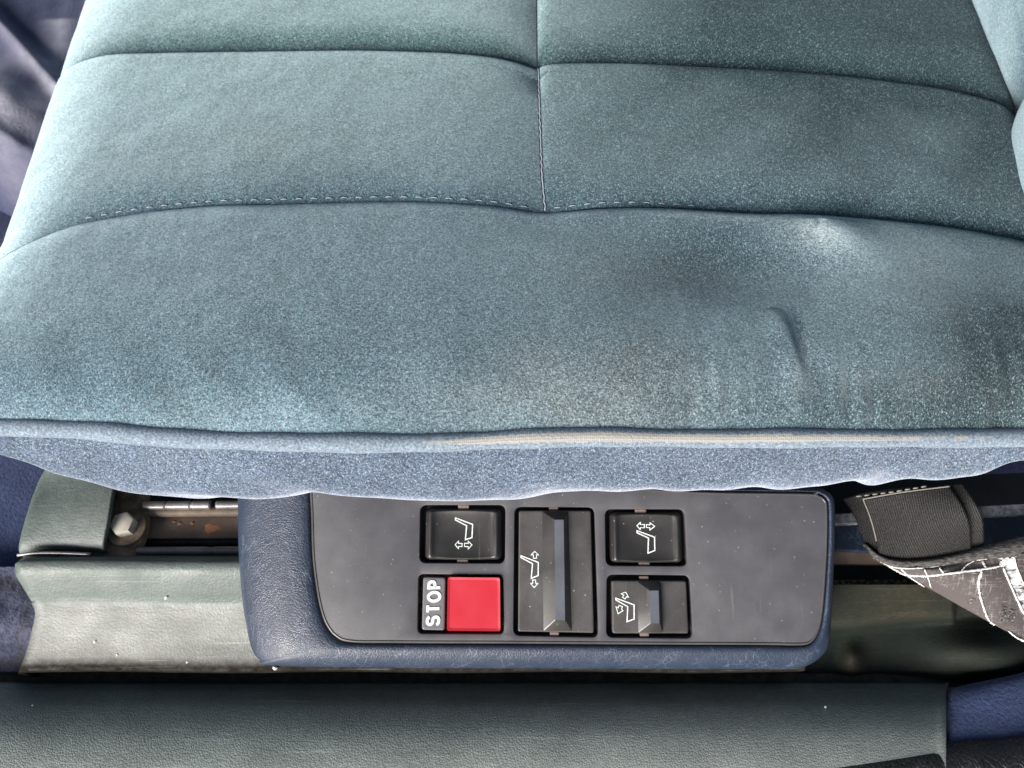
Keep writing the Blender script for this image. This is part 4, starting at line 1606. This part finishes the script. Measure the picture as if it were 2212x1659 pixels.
for cx in range(200, 900, 78):
    cy = np.interp(cx, [200, 520, 900], [180, 140, 75])
    p, q = cs_([(cx - 26, cy + 5), (cx + 26, cy - 4)], np.interp(cx, [50, 300, 700, 1190], [-.114, -.107, -.102, -.101]) + 0.001)
    V, F = tube(np.array([p, p * .67 + q * .33 + [0, 0, .0004], p * .33 + q * .67 + [0, 0, .0004], q]), 0.0006 * np.array([.5, 1, 1, .5]), 6)
    child(mk("stitch", V, F, M['darkthread'], strap), TO)

# cover: coated fabric hanging below the webbing
cov = patch(cs_([(330, 770, -.140), (480, 830, -.139), (760, 862, -.138), (1100, 820, -.136), (1400, 780, -.133), (1700, 725, -.131), (1900, 680, -.131)], 0),
            cs_([(1900, 680, -.131), (1930, 950, -.142), (1960, 1250, -.154), (2000, 1640, -.164)], 0),
            cs_([(345, 780, -.141), (680, 960, -.146), (900, 1075, -.150), (1200, 1245, -.154), (1480, 1400, -.157), (1650, 1490, -.160), (2000, 1640, -.164)], 0),
            cs_([(330, 770, -.140), (336, 774, -.1403), (340, 777, -.1407), (345, 780, -.141)], 0), 120, 60)
s, t = np.meshgrid(np.linspace(0, 1, 120), np.linspace(0, 1, 60), indexing='ij')
cov[..., 2] += 0.010 * np.sin(np.pi * t) * np.sin(np.pi * np.clip(s, 0, 0.9))
uu, vv_ = project(cov.reshape(-1, 3))
cx = (uu / 0.5486 - 3300) * 2.44
cy = (vv_ / 0.5486 - 1880) * 2.44
wn = np.clip((cx - (1560 + (cy - 860) * 0.42)) / 40, 0, 1) * np.clip(((1720 + (cy - 860) * 0.40) - cx) / 30, 0, 1)
thick("cover", cov, M['flap'], 0.0012, attrs={"worn": wn.reshape(120, 60)})


def on_cover(l, n=None):
    """close-up pixels dropped on the cover's surface (nearest vertex in view)"""
    out = []
    for q in l:
        k_ = np.argmin((cx - q[0]) ** 2 + (cy - q[1]) ** 2)
        z = cov.reshape(-1, 3)[k_, 2] - S + 0.0013
        out.append(cs_([(q[0], q[1])], z)[0])
    return np.array(out)


def fray(l, wd, seed):
    r_ = np.random.default_rng(seed)
    pp = catmull(np.array(l, float), 14 * len(l))
    pp = pp + r_.normal(0, 1.1, pp.shape)
    Q = on_cover(pp)
    tp_ = np.minimum(1, np.minimum(np.arange(len(Q)), np.arange(len(Q))[::-1]) / 5 + 0.35)
    V, F = ribbon(Q, wd, 0.0003, False, wj=tp_ * r_.uniform(0.55, 1.35, len(Q)))
    child(fixn(mk("white_crack", V, F, M['fray'], strap)), TO)


fray([(345, 765), (480, 845), (600, 872), (760, 872), (960, 852), (1200, 803), (1400, 785), (1640, 738), (1690, 742)], 0.00068, 1)
fray([(480, 850), (560, 892), (660, 937), (850, 947), (1000, 930), (1200, 905), (1400, 880), (1560, 850)], 0.00130, 2)
fray([(600, 870), (680, 950), (760, 1005), (830, 1050)], 0.00081, 3)
fray([(830, 880), (860, 950), (895, 1060)], 0.00074, 4)
fray([(970, 860), (990, 890), (1010, 915)], 0.00062, 5)
fray([(1180, 905), (1230, 845), (1310, 800)], 0.00050, 6)
fray([(1390, 800), (1400, 830), (1415, 860)], 0.00081, 7)
fray([(1385, 890), (1355, 1000), (1360, 1110), (1400, 1250), (1450, 1370), (1510, 1415)], 0.00136, 8)
fray([(1590, 870), (1640, 990), (1720, 1170), (1800, 1330)], 0.00124, 9)
fray([(1640, 1478), (1720, 1540), (1800, 1575)], 0.00112, 10)
fray([(1560, 850), (1600, 810), (1650, 770), (1690, 745)], 0.00310, 11)
fray([(1690, 742), (1715, 860), (1790, 1040)], 0.00074, 12)

# faint print on the cover
def faint(word, x0, y0, ang, size):
    parts = []
    G = {'5': [[(0.9, 1), (0.1, 1), (0.1, 0.55), (0.6, 0.6), (0.9, 0.35), (0.6, 0.0), (0.05, 0.05)]],
         'C': [[(0.9, 0.85), (0.5, 1), (0.1, 0.7), (0.1, 0.3), (0.5, 0), (0.9, 0.15)]],
         'O': [[(0.5, 1), (0.1, 0.7), (0.1, 0.3), (0.5, 0), (0.9, 0.3), (0.9, 0.7), (0.5, 1)]],
         'N': [[(0.1, 0), (0.1, 1), (0.9, 0), (0.9, 1)]],
         'T': [[(0, 1), (1, 1)], [(0.5, 1), (0.5, 0)]],
         'R': [[(0.1, 0), (0.1, 1), (0.8, 0.9), (0.8, 0.6), (0.1, 0.5), (0.9, 0)]],
         'E': [[(0.9, 1), (0.1, 1), (0.1, 0), (0.9, 0)], [(0.1, 0.5), (0.7, 0.5)]],
         'M': [[(0, 0), (0.1, 1), (0.5, 0.3), (0.9, 1), (1, 0)]]}
    ca, sa = math.cos(ang), math.sin(ang)
    for i, ch in enumerate(word):
        for st_ in G[ch]:
            q = [(x0 + ca * (i * 1.2 + a) * size * 0.62 - sa * b * size, y0 - sa * (i * 1.2 + a) * size * 0.62 - ca * b * size) for a, b in st_]
            q = resample(np.array(q), 12)
            parts.append(ribbon(on_cover(q), 0.0007, 0.00012, False))
    V, F = merge(parts)
    child(fixn(mk("faint_print", V, F, M['faint'], strap, smooth=False)), TO)


faint("5", 1320, 1195, 1.9, 75)
faint("CONT", 1600, 1385, 1.35, 52)
faint("REM", 1680, 1400, 1.35, 58)

# binding tape over the join
bt_ = patch(cs_([(230, 640, -.1365), (340, 735, -.1385), (520, 792, -.1385), (800, 795, -.137), (1100, 742, -.134), (1390, 668, -.131), (1790, 565, -.128), (2100, 480, -.126)], 0),
            cs_([(2100, 480, -.126), (2100, 560, -.127), (2100, 700, -.1285)], 0),
            cs_([(300, 730, -.139), (440, 825, -.139), (600, 862, -.1385), (800, 862, -.137), (1100, 825, -.1345), (1400, 782, -.132), (1700, 760, -.130), (2100, 700, -.1285)], 0),
            cs_([(230, 640, -.1365), (262, 690, -.138), (300, 730, -.139)], 0), 110, 14)
tt = np.linspace(0, 1, 14)[None]
bt_[..., 2] += 0.0026 * np.sin(np.pi * tt) + 0.0010
thick("binding", bt_, M['binding'], 0.0016)
side = patch(cs_([(1740, 745, -.1295), (1900, 725, -.129), (2100, 690, -.128)], 0),
             cs_([(2100, 690, -.128), (2120, 900, -.136), (2150, 1100, -.145)], 0),
             cs_([(1850, 1120, -.142), (1980, 1110, -.143), (2150, 1100, -.145)], 0),
             cs_([(1740, 745, -.1295), (1770, 880, -.134), (1850, 1120, -.142)], 0), 20, 20)
side[..., 2] += 0.003
thick("binding", side, M['binding'], 0.0016)

# ------------------------------------------------------------------ door seal at the bottom right
seal = empty("door_seal", at(1900, 1680, -0.18))
DO = np.array(seal.location)
tag(seal, "black grained rubber door seal running along the lower right of the sill", "door seal")
pa = catmull(P3([(1380, 1716, -.199), (1560, 1707, -.198), (1750, 1694, -.197), (1900, 1678, -.196), (2060, 1663, -.195), (2212, 1654, -.194), (2500, 1622, -.193)]), 120)
V, F = tube(pa, 0.0185, 28)
child(mk("seal_bead", V, F, M['rubber'], seal), DO)
pa2 = catmull(P3([(1800, 1752, -.188), (2060, 1708, -.187), (2212, 1684, -.186), (2500, 1650, -.185)]), 90)
V, F = tube(pa2, 0.0115, 24)
child(mk("seal_lip", V, F, M['dusty_rubber'], seal), DO)
pa3 = catmull(P3([(1478, 1655, -.184), (1560, 1654, -.184), (1650, 1652, -.184), (1740, 1648, -.184)]), 40)
V, F = tube(pa3, 0.0011, 8)
child(mk("metal_edge", V, F, M['rod'], seal), DO)
p = at(1452, 1657, -.185)
V, F = tube([p - [0.007, 0, 0], p + [0.007, 0, 0]], 0.002, 8)
child(mk("seal_end", V, F, M['void'], seal), DO)

# ------------------------------------------------------------------ crumbs and grit lying about
def crumb(u, v, z, r_, seed, label):
    rr = np.random.default_rng(seed)
    bm = bmesh.new()
    bmesh.ops.create_icosphere(bm, subdivisions=1, radius=r_)
    for q in bm.verts:
        q.co *= float(rr.uniform(0.7, 1.25))
        q.co.z *= 0.6
    me = bpy.data.meshes.new("crumb")
    bm.to_mesh(me)
    bm.free()
    me.materials.append(M['crumb'])
    o = bpy.data.objects.new("crumb", me)
    COL.objects.link(o)
    o.location = at(u, v, z + 0.0004)
    tag(o, label, "crumb", "crumbs on the plastic trim")


def ztrim(v):
    return float(np.interp(v, [1203, 1232, 1275, 1308, 1330, 1380, 1430, 1452], [-.142, -.1375, -.150, -.1605, -.164, -.172, -.181, -.187]))


def zsill(v):
    return float(np.interp(v, [1474, 1490, 1520, 1570, 1620, 1680], [-.215, -.203, -.191, -.183, -.180, -.180]))


crumb(594, 1443, ztrim(1443), 0.0017, 1, "pale crumb right below the housing's lower left corner")
crumb(204, 1386, ztrim(1386), 0.0011, 2, "white crumb on the light face of the trim, left of the housing")
crumb(253, 1414, ztrim(1414), 0.0010, 3, "tan crumb low on the light face of the trim")
crumb(404, 1430, ztrim(1430), 0.0008, 4, "tiny white crumb on the trim, nearest the housing's left edge")
crumb(358, 1291, ztrim(1291) + .001, 0.0012, 5, "white chip on the rounded upper edge of the trim")
crumb(1046, 1576, zsill(1576), 0.0010, 6, "white crumb in the middle of the sill cover")
crumb(1783, 1527, zsill(1527), 0.0008, 7, "white crumb on the right part of the sill cover, left of the blue carpet")
crumb(70, 1525, zsill(1525), 0.0009, 8, "pale crumb near the left end of the sill cover")
